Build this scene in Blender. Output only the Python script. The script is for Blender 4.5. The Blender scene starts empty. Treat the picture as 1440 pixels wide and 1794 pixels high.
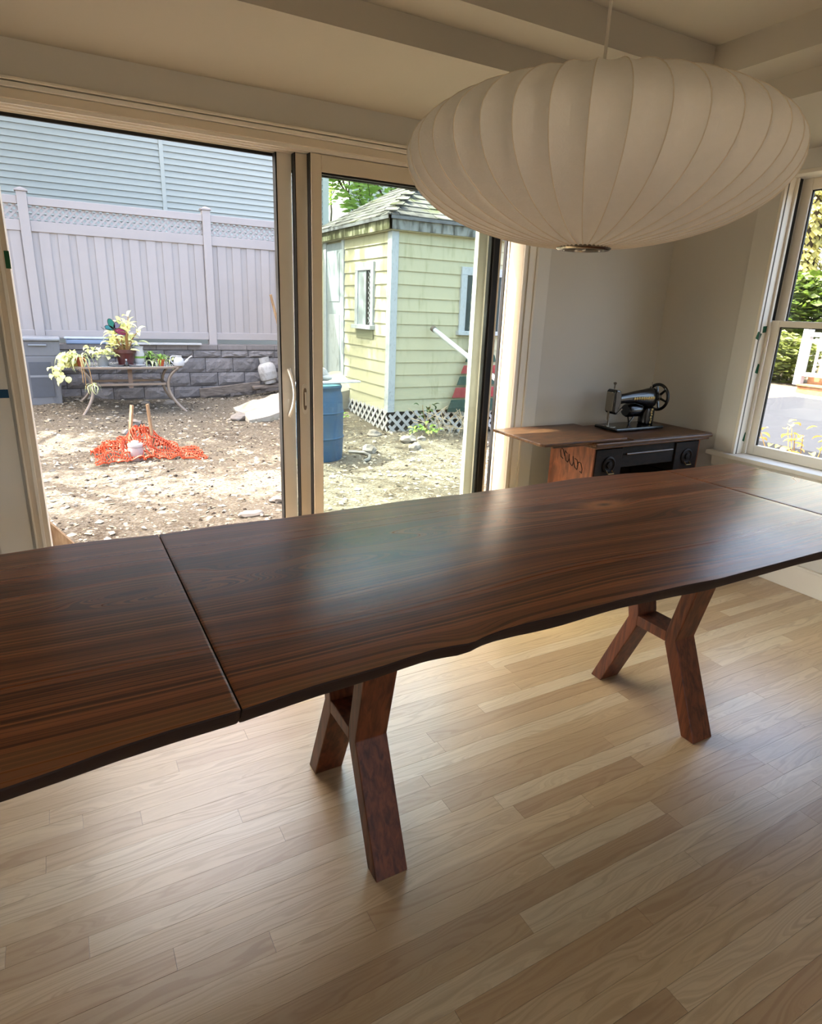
import bpy, math, random
import numpy as np
from mathutils import Vector, Matrix, noise as mnoise

random.seed(7)
SC = bpy.context.scene
COL = SC.collection
H = 1.37                                   # camera height above the dining room floor
F_PX = 1100.94                             # focal length in pixels of the 1440 x 1794 frame
RW = np.array([[0.87558174, -0.48169176, 0.03646443],
               [-0.11732612, -0.28527566, -0.95123729],
               [0.46860558, 0.82860777, -0.30629718]])   # world -> camera (x right, y down, z forward)

# ------------------------------------------------------------------ camera, sky, sun, exposure
cam_data = bpy.data.cameras.new('camera')
cam_data.sensor_fit = 'HORIZONTAL'
cam_data.sensor_width = 36.0
cam_data.lens = 36.0 * F_PX / 1440.0
cam_data.clip_start = 0.05
cam = bpy.data.objects.new('camera', cam_data)
COL.objects.link(cam)
cm = Matrix.Identity(4)
for i in range(3):
    cm[i][0] = RW[0][i]; cm[i][1] = -RW[1][i]; cm[i][2] = -RW[2][i]
cm[2][3] = H
cam.matrix_world = cm
SC.camera = cam

SUN_EL, SUN_AZ = math.radians(55), math.radians(-52)
world = bpy.data.worlds.new('World'); SC.world = world
world.use_nodes = True
wn = world.node_tree.nodes['Background']
sky = world.node_tree.nodes.new('ShaderNodeTexSky')
sky.sky_type = 'NISHITA'; sky.sun_disc = False
sky.sun_elevation = SUN_EL; sky.sun_rotation = SUN_AZ
sky.air_density = 0.8; sky.dust_density = 7.0; sky.ozone_density = 1.0
haze = world.node_tree.nodes.new('ShaderNodeMix'); haze.data_type = 'RGBA'; haze.blend_type = 'MULTIPLY'; haze.inputs[0].default_value = 1.0
haze.inputs[7].default_value = (1.0, 0.955, 0.88, 1)      # thin haze takes the edge off the blue
world.node_tree.links.new(sky.outputs[0], haze.inputs[6]); world.node_tree.links.new(haze.outputs[2], wn.inputs[0])
wn.inputs[1].default_value = 2.1

sun_data = bpy.data.lights.new('sun', 'SUN')
sun_data.energy = 27.0
sun_data.angle = math.radians(0.6)
sun_data.color = (1.0, 0.97, 0.91)
sun = bpy.data.objects.new('sun', sun_data); COL.objects.link(sun)
SUN_DIR = Vector((math.sin(SUN_AZ)*math.cos(SUN_EL), math.cos(SUN_AZ)*math.cos(SUN_EL), math.sin(SUN_EL)))
sun.rotation_euler = SUN_DIR.to_track_quat('Z', 'Y').to_euler()
sun.location = (-6, 9, 12)

vs = SC.view_settings
SC.display_settings.display_device = 'sRGB'
vs.view_transform = 'Standard'
vs.look = 'None'
vs.exposure = 0.48
vs.gamma = 1.0
vs.use_curve_mapping = False
SC.cycles.use_denoising = True
SC.cycles.diffuse_bounces = 5; SC.cycles.max_bounces = 9; SC.cycles.adaptive_threshold = 0.02
SC.cycles.transparent_max_bounces = 16

def portal(loc, size_x, size_y, look):
    """sky portal filling a wall opening, LOOK = direction into the room"""
    l = bpy.data.lights.new('opening_portal', 'AREA'); l.shape = 'RECTANGLE'
    l.size = size_x; l.size_y = size_y; l.cycles.is_portal = True
    o = bpy.data.objects.new('opening_portal', l); COL.objects.link(o)
    o.location = loc
    o.rotation_euler = Vector(look).to_track_quat('-Z', 'Z').to_euler()

# ------------------------------------------------------------------ geometry helpers
def ray(x, y):
    return RW.T @ np.array([(x - 720) / F_PX, (y - 897) / F_PX, 1.0])
def on_z(x, y, z):
    v = ray(x, y); t = (z - H) / v[2]; return Vector((v[0]*t, v[1]*t, z))
def on_y(x, y, Y):
    v = ray(x, y); t = Y / v[1]; return Vector((v[0]*t, Y, H + v[2]*t))
def on_x(x, y, X):
    v = ray(x, y); t = X / v[0]; return Vector((X, v[1]*t, H + v[2]*t))

ROOT = {}
class B:
    """collects shapes in world space; obj() links them as one mesh object"""
    def __init__(s): s.v = []; s.f = []
    def add(s, vs_, fs):
        n = len(s.v); s.v += [tuple(p) for p in vs_]; s.f += [tuple(i + n for i in q) for q in fs]; return s
    def box(s, x0, x1, y0, y1, z0, z1, M=None):
        p = [Vector(q) for q in ((x0,y0,z0),(x1,y0,z0),(x1,y1,z0),(x0,y1,z0),(x0,y0,z1),(x1,y0,z1),(x1,y1,z1),(x0,y1,z1))]
        if M is not None: p = [M @ q for q in p]
        return s.add(p, [(0,3,2,1),(4,5,6,7),(0,1,5,4),(1,2,6,5),(2,3,7,6),(3,0,4,7)])
    def prism(s, poly, axis, a0, a1):
        """polygon poly (two coordinates of the other axes, in order) extruded along axis"""
        def P(u, w, a): return {'x': (a, u, w), 'y': (u, a, w), 'z': (u, w, a)}[axis]
        n = len(poly)
        vs_ = [P(u, w, a0) for u, w in poly] + [P(u, w, a1) for u, w in poly]
        fs = [tuple(range(n - 1, -1, -1)), tuple(range(n, 2*n))] + [(i, (i+1) % n, (i+1) % n + n, i + n) for i in range(n)]
        return s.add(vs_, fs)
    def tube(s, pts, r, n=8, caps=True):
        pts = [Vector(p) for p in pts]; m = len(pts)
        rr = r if isinstance(r, (list, tuple)) else [r]*m
        vs_ = []; up = None
        for i, p in enumerate(pts):
            d = (pts[min(i+1, m-1)] - pts[max(i-1, 0)]).normalized()
            if up is None: up = d.orthogonal().normalized()
            up = (up - d*up.dot(d))
            up = up.normalized() if up.length > 1e-6 else d.orthogonal().normalized()
            sd = d.cross(up)
            for k in range(n):
                a = 2*math.pi*k/n
                vs_.append(p + (up*math.cos(a) + sd*math.sin(a))*rr[i])
        fs = [(i*n+k, i*n+(k+1) % n, (i+1)*n+(k+1) % n, (i+1)*n+k) for i in range(m-1) for k in range(n)]
        if caps: fs += [tuple(range(n-1, -1, -1)), tuple(range((m-1)*n, m*n))]
        return s.add(vs_, fs)
    def lathe(s, prof, c, n=32, M=None):
        vs_ = []
        for r, z in prof:
            for k in range(n):
                a = 2*math.pi*k/n
                q = Vector((r*math.cos(a), r*math.sin(a), z))
                vs_.append((M @ q if M is not None else q) + Vector(c))
        m = len(prof)
        fs = [(i*n+k, i*n+(k+1) % n, (i+1)*n+(k+1) % n, (i+1)*n+k) for i in range(m-1) for k in range(n)]
        fs += [tuple(range(n-1, -1, -1)), tuple(range((m-1)*n, m*n))]
        return s.add(vs_, fs)
    def ball(s, c, r, sub=1, squash=(1,1,1), jit=0.0):
        import bmesh
        bm = bmesh.new(); bmesh.ops.create_icosphere(bm, subdivisions=sub, radius=1.0)
        off = random.random()*99
        vs_ = []
        for v in bm.verts:
            k = 1 + jit*mnoise.noise(v.co*1.7 + Vector((off, off, off)))
            vs_.append(Vector((v.co.x*squash[0], v.co.y*squash[1], v.co.z*squash[2]))*r*k + Vector(c))
        fs = [tuple(v.index for v in f.verts) for f in bm.faces]; bm.free()
        return s.add(vs_, fs)
    def obj(s, name, mat, parent=None, smooth=False, bevel=0.0, label=None, kind=None, segs=2, sharp=40):
        vv = np.array(s.v, float)
        if parent is not None: org = ROOT[parent]
        else: org = Vector(((vv[:,0].min()+vv[:,0].max())/2, (vv[:,1].min()+vv[:,1].max())/2, vv[:,2].min()))
        me = bpy.data.meshes.new(name)
        me.from_pydata([(p[0]-org[0], p[1]-org[1], p[2]-org[2]) for p in s.v], [], s.f)
        me.update()
        if smooth:
            for p in me.polygons: p.use_smooth = True
            try: me.set_sharp_from_angle(angle=math.radians(sharp))
            except Exception: pass
        me.materials.append(mat)
        o = bpy.data.objects.new(name, me); COL.objects.link(o)
        if parent is not None: o.parent = parent
        else: o.location = org
        ROOT[o] = org
        if bevel > 0:
            md = o.modifiers.new('bevel', 'BEVEL'); md.width = bevel; md.segments = segs; md.limit_method = 'ANGLE'
        if label: o['label'] = label
        if kind: o['kind'] = kind
        return o

def thing(name, label, cat, loc, group=None):
    o = bpy.data.objects.new(name, None); COL.objects.link(o)
    o.empty_display_size = 0.1
    o.location = loc; ROOT[o] = Vector(loc)
    o['label'] = label; o['category'] = cat
    if group: o['group'] = group
    return o
def tag(o, label, cat, group=None):
    o['label'] = label; o['category'] = cat
    if group: o['group'] = group
    return o
def struct(o):
    o['kind'] = 'structure'; return o
UNIT = {}
def piece(name, mat, parent, x0, x1, y0, y1, z0, z1, rot=None):
    """box piece sharing one unit mesh per material, a child of PARENT"""
    k = mat.name
    if k not in UNIT:
        me = bpy.data.meshes.new('piece_' + k)
        me.from_pydata([(-.5,-.5,-.5),(.5,-.5,-.5),(.5,.5,-.5),(-.5,.5,-.5),(-.5,-.5,.5),(.5,-.5,.5),(.5,.5,.5),(-.5,.5,.5)], [],
                       [(0,3,2,1),(4,5,6,7),(0,1,5,4),(1,2,6,5),(2,3,7,6),(3,0,4,7)])
        me.materials.append(mat); UNIT[k] = me
    o = bpy.data.objects.new(name, UNIT[k]); COL.objects.link(o)
    o.parent = parent
    o.location = Vector(((x0+x1)/2, (y0+y1)/2, (z0+z1)/2)) - ROOT[parent]
    o.scale = (x1-x0, y1-y0, z1-z0)
    if rot: o.rotation_euler = rot
    ROOT[o] = ROOT[parent]
    return o

# ------------------------------------------------------------------ material helpers
def srgb(r, g, b):
    def c(u):
        u /= 255.0
        return u/12.92 if u <= 0.04045 else ((u+0.055)/1.055)**2.4
    return (c(r), c(g), c(b), 1.0)
def osrgb(r, g, b):            # albedo of sun-bleached outdoor surfaces, darker than they look in full sun
    c = srgb(r, g, b); return (c[0]*.43, c[1]*.43, c[2]*.43, 1.0)
def gsrgb(r, g, b):            # bare soil, stone and bark chips
    c = srgb(r, g, b); return (c[0]*.135, c[1]*.135, c[2]*.135, 1.0)
class NT:
    def __init__(s, name):
        s.m = bpy.data.materials.new(name); s.m.use_nodes = True
        s.t = s.m.node_tree; s.b = s.t.nodes['Principled BSDF']; s.out = s.t.nodes['Material Output']
    def n(s, typ, **kw):
        q = s.t.nodes.new(typ)
        for k, v in kw.items(): setattr(q, k, v)
        return q
    def l(s, a, b): s.t.links.new(a, b)
    def val(s, sock, v):
        if isinstance(v, bpy.types.NodeSocket): s.l(v, sock)
        else: sock.default_value = v
    def math(s, op, a, b=None, c=None):
        q = s.n('ShaderNodeMath', operation=op)
        s.val(q.inputs[0], a)
        if b is not None: s.val(q.inputs[1], b)
        if c is not None: s.val(q.inputs[2], c)
        return q.outputs[0]
    def vmul(s, v, sc):
        q = s.n('ShaderNodeVectorMath', operation='MULTIPLY'); s.val(q.inputs[0], v); s.val(q.inputs[1], sc); return q.outputs[0]
    def vadd(s, v, w):
        q = s.n('ShaderNodeVectorMath', operation='ADD'); s.val(q.inputs[0], v); s.val(q.inputs[1], w); return q.outputs[0]
    def noise(s, vec, scale, detail=3, dim='3D', w=None, rough=0.55, dist=0.0):
        q = s.n('ShaderNodeTexNoise'); q.noise_dimensions = dim
        if dim == '1D': s.val(q.inputs['W'], w)
        else: s.val(q.inputs['Vector'], vec)
        q.inputs['Scale'].default_value = scale; q.inputs['Detail'].default_value = detail
        q.inputs['Roughness'].default_value = rough; q.inputs['Distortion'].default_value = dist
        return q.outputs['Fac']
    def ramp(s, fac, stops):
        q = s.n('ShaderNodeValToRGB'); e = q.color_ramp.elements
        while len(e) < len(stops): e.new(0.5)
        for el, (p, c) in zip(e, stops): el.position = p; el.color = c if len(c) == 4 else (*c, 1)
        s.l(fac, q.inputs[0]); return q.outputs[0]
    def mix(s, fac, a, b, typ='MIX'):
        q = s.n('ShaderNodeMix', data_type='RGBA', blend_type=typ)
        s.val(q.inputs[0], fac); s.val(q.inputs[6], a); s.val(q.inputs[7], b); return q.outputs[2]
    def bump(s, h, strength=0.3, dist=0.01):
        q = s.n('ShaderNodeBump'); q.inputs['Strength'].default_value = strength; q.inputs['Distance'].default_value = dist
        s.l(h, q.inputs['Height']); s.l(q.outputs[0], s.b.inputs['Normal'])
    def pos(s): return s.n('ShaderNodeNewGeometry').outputs['Position']
    def rnd(s): return s.n('ShaderNodeObjectInfo').outputs['Random']

def mat(name, col, rough=0.6, var=0.12, scale=12.0, stretch=(1,1,1), bump=0.0, bscale=60.0, metal=0.0, rand=0.0, spec=0.4, trans=0.0):
    N = NT(name)
    p = N.vmul(N.pos(), stretch)
    f = N.noise(p, scale, 4)
    k = N.math('MULTIPLY_ADD', f, 2*var, 1.0 - var)
    if rand > 0:
        k = N.math('MULTIPLY', k, N.math('MULTIPLY_ADD', N.rnd(), 2*rand, 1.0 - rand))
    comb = N.n('ShaderNodeCombineColor')
    for i in range(3): N.l(k, comb.inputs[i])
    c = N.mix(1.0, col, comb.outputs[0], 'MULTIPLY')
    N.l(c, N.b.inputs['Base Color'])
    N.b.inputs['Roughness'].default_value = rough
    N.b.inputs['Metallic'].default_value = metal
    N.b.inputs['Specular IOR Level'].default_value = spec
    if bump > 0: N.bump(N.noise(p, bscale, 3), bump, 0.01)
    if trans > 0:
        tr = N.n('ShaderNodeBsdfTranslucent'); N.l(c, tr.inputs[0])
        mx = N.n('ShaderNodeMixShader'); mx.inputs[0].default_value = trans
        N.l(N.b.outputs[0], mx.inputs[1]); N.l(tr.outputs[0], mx.inputs[2]); N.l(mx.outputs[0], N.out.inputs[0])
    return N.m

def oak_mat():
    N = NT('oak_floor')
    r = N.rnd(); p = N.pos()
    off = N.n('ShaderNodeCombineXYZ'); N.l(N.math('MULTIPLY', r, 91.0), off.inputs[0]); N.l(N.math('MULTIPLY', r, 37.0), off.inputs[1]); N.l(N.math('MULTIPLY', r, 13.0), off.inputs[2])
    q = N.vadd(p, off.outputs[0])
    warp = N.noise(N.vmul(q, (1.3, 9.0, 1.0)), 1.6, 2)
    sep = N.n('ShaderNodeSeparateXYZ'); N.l(q, sep.inputs[0])
    phi = N.math('ADD', sep.outputs[1], N.math('MULTIPLY', warp, 0.16))
    ring = N.noise(None, 95.0, 3, '1D', phi)
    fib = N.noise(N.vmul(q, (4.0, 160.0, 1.0)), 3.0, 3)
    base = N.ramp(r, [(0.0, srgb(178,149,112)), (0.2, srgb(197,170,129)), (0.45, srgb(210,185,145)), (0.62, srgb(191,160,119)), (0.8, srgb(219,200,164)), (1.0, srgb(201,172,127))])
    c = N.mix(N.ramp(ring, [(0.42, (0,0,0)), (0.66, (1,1,1))]), base, srgb(143,108,70))
    m1 = N.n('ShaderNodeMix', data_type='RGBA', blend_type='MIX'); m1.inputs[0].default_value = 0.38
    N.l(base, m1.inputs[6]); N.l(c, m1.inputs[7]); c = m1.outputs[2]
    c = N.mix(N.math('MULTIPLY', fib, 0.25), c, srgb(158,120,79))
    N.l(c, N.b.inputs['Base Color'])
    N.l(N.math('MULTIPLY_ADD', ring, 0.10, 0.30), N.b.inputs['Roughness'])
    N.b.inputs['Specular IOR Level'].default_value = 0.7
    N.b.inputs['Coat Weight'].default_value = 0.6; N.b.inputs['Coat Roughness'].default_value = 0.3
    N.bump(N.math('ADD', ring, N.math('MULTIPLY', fib, 0.6)), 0.10, 0.002)
    return N.m

def walnut_top_mat():
    N = NT('walnut_top'); p = N.pos()
    sep = N.n('ShaderNodeSeparateXYZ'); N.l(p, sep.inputs[0])
    x, y = sep.outputs[0], sep.outputs[1]
    warp = N.noise(N.vmul(p, (0.42, 1.5, 0.0)), 1.7, 1)
    warp2 = N.noise(N.vmul(p, (0.55, 4.0, 0.0)), 5.0, 2)
    phi = N.math('ADD', y, N.math('MULTIPLY', warp, 0.16))
    phi = N.math('ADD', phi, N.math('MULTIPLY', warp2, 0.014))
    knots = [(1.588,1.47,.11,.040,.040), (.10,1.38,.12,.03,-.05), (.20,1.34,.16,.035,.06), (.39,1.425,.13,.032,.055),
             (.55,1.375,.20,.04,-.06), (.72,1.46,.17,.035,.065), (1.0,1.49,.22,.035,-.05), (.66,.90,.10,.05,.016), (2.45,1.40,.18,.05,.07), (1.9,1.33,.25,.04,-.04)]
    for kx, ky, sx, sy, A in knots:
        dx = N.math('MULTIPLY', N.math('SUBTRACT', x, kx), 1/sx); dy = N.math('MULTIPLY', N.math('SUBTRACT', y, ky), 1/sy)
        l2 = N.math('ADD', N.math('MULTIPLY', dx, dx), N.math('MULTIPLY', dy, dy))
        phi = N.math('ADD', phi, N.math('MULTIPLY', N.math('POWER', 2.718, N.math('MULTIPLY', l2, -1.0)), A*1.7))
    broad = N.noise(None, 9.0, 2, '1D', phi)
    mid = N.noise(None, 34.0, 3, '1D', phi)
    ring = N.noise(None, 78.0, 2, '1D', phi, 0.5)
    fib = N.noise(N.vmul(p, (3.0, 190.0, 1.0)), 2.5, 3)
    base = N.ramp(broad, [(0.28, srgb(112,62,38)), (0.42, srgb(138,80,48)), (0.55, srgb(158,97,60)), (0.68, srgb(130,74,44)), (0.8, srgb(170,110,70))])
    c = N.mix(N.math('MULTIPLY', N.ramp(mid, [(0.46, (0,0,0)), (0.64, (1,1,1))]), 0.55), base, srgb(79,43,26))
    lines = N.ramp(ring, [(0.43, (0,0,0)), (0.485, (1,1,1)), (0.515, (1,1,1)), (0.57, (0,0,0))])
    c = N.mix(N.math('MULTIPLY', lines, 0.74), c, srgb(42,22,14))
    c = N.mix(N.math('MULTIPLY', fib, 0.34), c, srgb(74,41,26))
    # pale sapwood along the front live edge
    edge = N.math('ADD', y, N.math('MULTIPLY', warp2, 0.02))
    sap = N.ramp(edge, [(0.90, (1,1,1)), (0.925, (0,0,0))])
    c = N.mix(N.math('MULTIPLY', sap, 0.45), c, srgb(142,98,62))
    # the large knot: pale halo and dark heart
    hx = N.math('MULTIPLY', N.math('SUBTRACT', x, 1.588), 1/.075); hy = N.math('MULTIPLY', N.math('SUBTRACT', y, 1.47), 1/.034)
    h2 = N.math('ADD', N.math('MULTIPLY', hx, hx), N.math('MULTIPLY', hy, hy))
    c = N.mix(N.math('MULTIPLY', N.math('POWER', 2.718, N.math('MULTIPLY', h2, -1.0)), 0.85), c, srgb(206,138,86))
    dx = N.math('MULTIPLY', N.math('SUBTRACT', x, 1.588), 1/.036); dy = N.math('MULTIPLY', N.math('SUBTRACT', y, 1.47), 1/.019)
    l2 = N.math('ADD', N.math('MULTIPLY', dx, dx), N.math('MULTIPLY', dy, dy))
    c = N.mix(N.math('MULTIPLY', N.math('POWER', 2.718, N.math('MULTIPLY', l2, -1.0)), 0.97), c, srgb(24,13,8))
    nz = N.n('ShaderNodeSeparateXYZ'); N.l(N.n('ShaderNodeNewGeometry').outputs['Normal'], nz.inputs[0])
    c = N.mix(N.ramp(nz.outputs[2], [(0.45, (1,1,1)), (0.85, (0,0,0))]), c, srgb(40,23,15))      # unlit look of the live edge painted in as dark colour
    N.l(c, N.b.inputs['Base Color'])
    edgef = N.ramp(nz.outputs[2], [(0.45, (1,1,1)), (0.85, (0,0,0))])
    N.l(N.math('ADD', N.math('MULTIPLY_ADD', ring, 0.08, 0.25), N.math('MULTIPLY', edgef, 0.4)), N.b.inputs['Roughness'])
    N.b.inputs['Specular IOR Level'].default_value = 0.30
    N.bump(N.math('ADD', N.math('MULTIPLY', lines, -0.5), N.math('MULTIPLY', fib, 0.3)), 0.08, 0.002)
    return N.m

def wood_mat(name, a, b, stretch, rough=0.45, scale=10.0, spec=0.4, rand=0.0, bump=0.08):
    N = NT(name); p = N.vmul(N.pos(), stretch)
    r = N.rnd()
    off = N.n('ShaderNodeCombineXYZ'); N.l(N.math('MULTIPLY', r, 31.0), off.inputs[0]); N.l(N.math('MULTIPLY', r, 17.0), off.inputs[2])
    p = N.vadd(p, off.outputs[0])
    f = N.noise(p, scale, 5, dist=0.6)
    c = N.ramp(f, [(0.35, a), (0.65, b)])
    if rand:
        k = N.math('MULTIPLY_ADD', r, 2*rand, 1-rand); cb = N.n('ShaderNodeCombineColor')
        for i in range(3): N.l(k, cb.inputs[i])
        c = N.mix(1.0, c, cb.outputs[0], 'MULTIPLY')
    N.l(c, N.b.inputs['Base Color']); N.b.inputs['Roughness'].default_value = rough
    N.b.inputs['Specular IOR Level'].default_value = spec
    if bump: N.bump(f, bump, 0.004)
    return N.m

def glass_mat(name, tint, refl=0.08):
    N = NT(name); N.t.nodes.remove(N.b)
    tr = N.n('ShaderNodeBsdfTransparent'); tr.inputs[0].default_value = tint
    gl = N.n('ShaderNodeBsdfGlossy'); gl.inputs['Roughness'].default_value = 0.02; gl.inputs[0].default_value = (1,1,1,1)
    ge = N.n('ShaderNodeNewGeometry'); dt = N.n('ShaderNodeVectorMath', operation='DOT_PRODUCT')
    N.l(ge.outputs['Incoming'], dt.inputs[0]); N.l(ge.outputs['Normal'], dt.inputs[1])
    fr_ = N.math('MULTIPLY_ADD', N.math('POWER', N.math('SUBTRACT', 1.0, N.math('ABSOLUTE', dt.outputs['Value'])), 5.0), 0.96, 0.04)   # Schlick
    mx = N.n('ShaderNodeMixShader'); N.l(fr_, mx.inputs[0])
    N.l(tr.outputs[0], mx.inputs[1]); N.l(gl.outputs[0], mx.inputs[2]); N.l(mx.outputs[0], N.out.inputs[0])
    return N.m

def weathered_mat(name, base, stain, amount=0.5, stretch=(6,6,0.8), rough=0.75, lo=0.5, hi=0.62, rand=0.0):
    N = NT(name); p = N.vmul(N.pos(), stretch)
    f = N.noise(p, 2.2, 5, rough=0.65); g = N.noise(N.pos(), 25.0, 4)
    m = N.ramp(f, [(lo, (0,0,0)), (hi, (1,1,1))])
    c = N.mix(N.math('MULTIPLY', m, amount), base, stain)
    c = N.mix(N.math('MULTIPLY', g, 0.18), c, (base[0]*.6, base[1]*.6, base[2]*.6, 1))
    if rand:
        k = N.math('MULTIPLY_ADD', N.rnd(), 2*rand, 1-rand); cb = N.n('ShaderNodeCombineColor')
        for i in range(3): N.l(k, cb.inputs[i])
        c = N.mix(1.0, c, cb.outputs[0], 'MULTIPLY')
    N.l(c, N.b.inputs['Base Color']); N.b.inputs['Roughness'].default_value = rough
    N.b.inputs['Specular IOR Level'].default_value = 0.25
    return N.m

def ground_mat():
    N = NT('dry_soil'); p = N.pos()
    a = N.noise(p, 1.1, 4); b = N.noise(p, 28.0, 5, rough=0.7); v = N.n('ShaderNodeTexVoronoi'); v.inputs['Scale'].default_value = 34.0
    N.l(N.vmul(p, (1.0, 1.6, 1.0)), v.inputs['Vector'])
    c = N.ramp(a, [(0.35, gsrgb(170,148,122)), (0.5, gsrgb(214,196,168)), (0.68, gsrgb(188,168,140))])
    c = N.mix(N.ramp(b, [(0.42, (0,0,0)), (0.62, (1,1,1))]), c, gsrgb(250,238,214))
    c = N.mix(N.math('MULTIPLY', N.ramp(b, [(0.28, (1,1,1)), (0.40, (0,0,0))]), 0.65), c, gsrgb(96,76,60))
    c = N.mix(N.math('MULTIPLY', N.ramp(v.outputs['Distance'], [(0.10, (1,1,1)), (0.22, (0,0,0))]), 0.5), c, gsrgb(252,244,226))
    N.l(c, N.b.inputs['Base Color']); N.b.inputs['Roughness'].default_value = 0.95; N.b.inputs['Specular IOR Level'].default_value = 0.1
    N.bump(N.math('ADD', b, N.math('MULTIPLY', v.outputs['Distance'], 0.6)), 0.8, 0.03)
    return N.m

W_WALL = mat('wall_paint', srgb(204,201,192), 0.75, 0.02, 3.0)
W_CEIL = mat('ceiling_paint', srgb(180,174,161), 0.8, 0.02, 3.0)
W_TRIM = mat('trim_paint', srgb(222,216,202), 0.45, 0.02, 3.0)
W_CASE = mat('casing_paint', srgb(214,212,204), 0.5, 0.02, 3.0)
W_SASH = mat('sash_vinyl', srgb(232,226,212), 0.4, 0.02, 5.0)
W_DOOR = mat('door_vinyl', srgb(214,204,186), 0.4, 0.03, 5.0)
W_DOORW = mat('door_vinyl_white', srgb(230,226,216), 0.35, 0.03, 5.0)
BLACK = mat('black_gasket', srgb(16,15,14), 0.6, 0.2, 20.0)
OAK = oak_mat()
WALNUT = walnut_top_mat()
LEGWOOD = wood_mat('walnut_leg', srgb(70,37,21), srgb(112,60,34), (16,16,1.6), 0.42, 4.0, spec=.3)
GLASS = glass_mat('pane_glass', (0.93, 0.97, 0.95, 1))
GLASS_W = glass_mat('window_glass', (0.97, 0.98, 0.97, 1))
CHROME = mat('brushed_metal', srgb(150,142,130), 0.25, 0.05, 30.0, metal=1.0)

# ================================================================== THE ROOM
XW, YW = 3.37, 2.853            # inner faces of the right and the back wall
XL, YF = -1.6, -3.2             # left wall and wall behind the camera
Z_SOF, Z_STEP, Z_CEIL = 2.19, 2.275, 2.385

floor = struct(B().box(XL-.15, XW+.15, YF-.15, YW+.15, -.30, -.012).box(XL-.15, XW+.15, YF-.15, -.06, -.012, 0).obj('floor', OAK))
PW = 0.0571
rows = int((YW + 0.05) / PW) + 1
rr = random.Random(11)
joints = {1.0225: [1.236], 1.0796: [1.023], 1.4792: [0.961], 1.1938: [-0.085]}
for k in range(-2, rows + 1):
    y0 = 1.0225 + PW*(k - 18); y1 = y0 + PW
    if y0 < -0.06 or y0 > YW - .005: continue
    y1 = min(y1, YW)
    x = -0.75 - rr.random()*0.8
    cuts = [x]
    while x < XW:
        x += rr.choice([0.45, 0.6, 0.8, 1.0, 1.25, 1.5, 1.8, 2.1]) * (0.85 + .3*rr.random())
        cuts.append(x)
    for key, js in joints.items():
        if abs(key - y0) < 0.01:
            cuts = [c for c in cuts if abs(c - js[0]) > 0.4] + js
    cuts = sorted(min(c, XW) for c in cuts)
    for a, b in zip(cuts, cuts[1:]):
        if b - a > 0.01: piece('plank', OAK, floor, a + .0003, b - .0003, y0 + .0003, y1 - .0003, -.012, rr.uniform(-.0004, 0))

DX0, DX1, DZ = -0.10, 2.23, 2.04      # sliding door opening
wall_back = struct(B().box(XL-.15, DX0-.04, YW, YW+.145, 0, 2.6).box(DX1+.06, XW+.15, YW, YW+.145, 0, 2.6).box(DX0-.04, DX1+.06, YW, YW+.145, 2.03, 2.6).obj('wall_back', W_WALL))
WY0, WY1, WZ0, WZ1 = 1.28, 2.215, 0.645, 2.10    # right window opening
wall_right = struct(B().box(XW, XW+.15, YF-.15, WY0, 0, 2.6).box(XW, XW+.15, WY1, YW, 0, 2.6).box(XW, XW+.15, WY0, WY1, 0, WZ0).box(XW, XW+.15, WY0, WY1, WZ1, 2.6).obj('wall_right', W_WALL))
# walls outside the view, with unseen openings added to let in fill light
FILL_L = (-1.8, -0.9, 0.9, 2.0)
wall_left = struct(B().box(XL-.15, XL, YF-.15, FILL_L[0], 0, 2.6).box(XL-.15, XL, FILL_L[1], YW, 0, 2.6).box(XL-.15, XL, FILL_L[0], FILL_L[1], 0, FILL_L[2]).box(XL-.15, XL, FILL_L[0], FILL_L[1], FILL_L[3], 2.6).obj('wall_left', W_WALL))
FILL_F = (0.2, 1.8, 0.45, 2.05)
wall_front = struct(B().box(XL, FILL_F[0], YF-.15, YF, 0, 2.6).box(FILL_F[1], XW, YF-.15, YF, 0, 2.6).box(FILL_F[0], FILL_F[1], YF-.15, YF, 0, FILL_F[2]).box(FILL_F[0], FILL_F[1], YF-.15, YF, FILL_F[3], 2.6).obj('wall_front', W_WALL))
portal(((DX0+DX1)/2, YW+.16, 1.0), DX1-DX0, DZ, (0,-1,0))
portal((XW+.16, (WY0+WY1)/2, (WZ0+WZ1)/2), WY1-WY0, WZ1-WZ0, (-1,0,0))
portal((XL-.16, (FILL_L[0]+FILL_L[1])/2, (FILL_L[2]+FILL_L[3])/2), FILL_L[1]-FILL_L[0], FILL_L[3]-FILL_L[2], (1,0,0))
portal(((FILL_F[0]+FILL_F[1])/2, YF-.16, (FILL_F[2]+FILL_F[3])/2), FILL_F[1]-FILL_F[0], FILL_F[3]-FILL_F[2], (0,1,0))

def ring(b, X0, X1, Y0, Y1, x0, x1, y0, y1, z0, z1):
    return b.box(X0, x0, Y0, Y1, z0, z1).box(x1, X1, Y0, Y1, z0, z1).box(x0, x1, Y0, y0, z0, z1).box(x0, x1, y1, Y1, z0, z1)
TX0, TX1, TY0, TY1 = -1.0, 2.39, -2.4, 1.966     # inner opening of the tray ceiling
SX0, SX1, SY0, SY1 = -1.2, 2.585, -2.6, 2.137    # edge of the dropped soffit
struct(B().box(XL-.15, XW+.15, YF-.15, YW+.15, Z_CEIL, Z_CEIL+.2).obj('ceiling', W_CEIL))
struct(ring(B(), XL, XW, YF, YW, SX0, SX1, SY0, SY1, Z_SOF, Z_STEP).obj('ceiling_soffit', W_CEIL))
struct(ring(B(), XL, XW, YF, YW, TX0, TX1, TY0, TY1, Z_STEP, Z_CEIL).obj('ceiling_step', W_CEIL))

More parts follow.
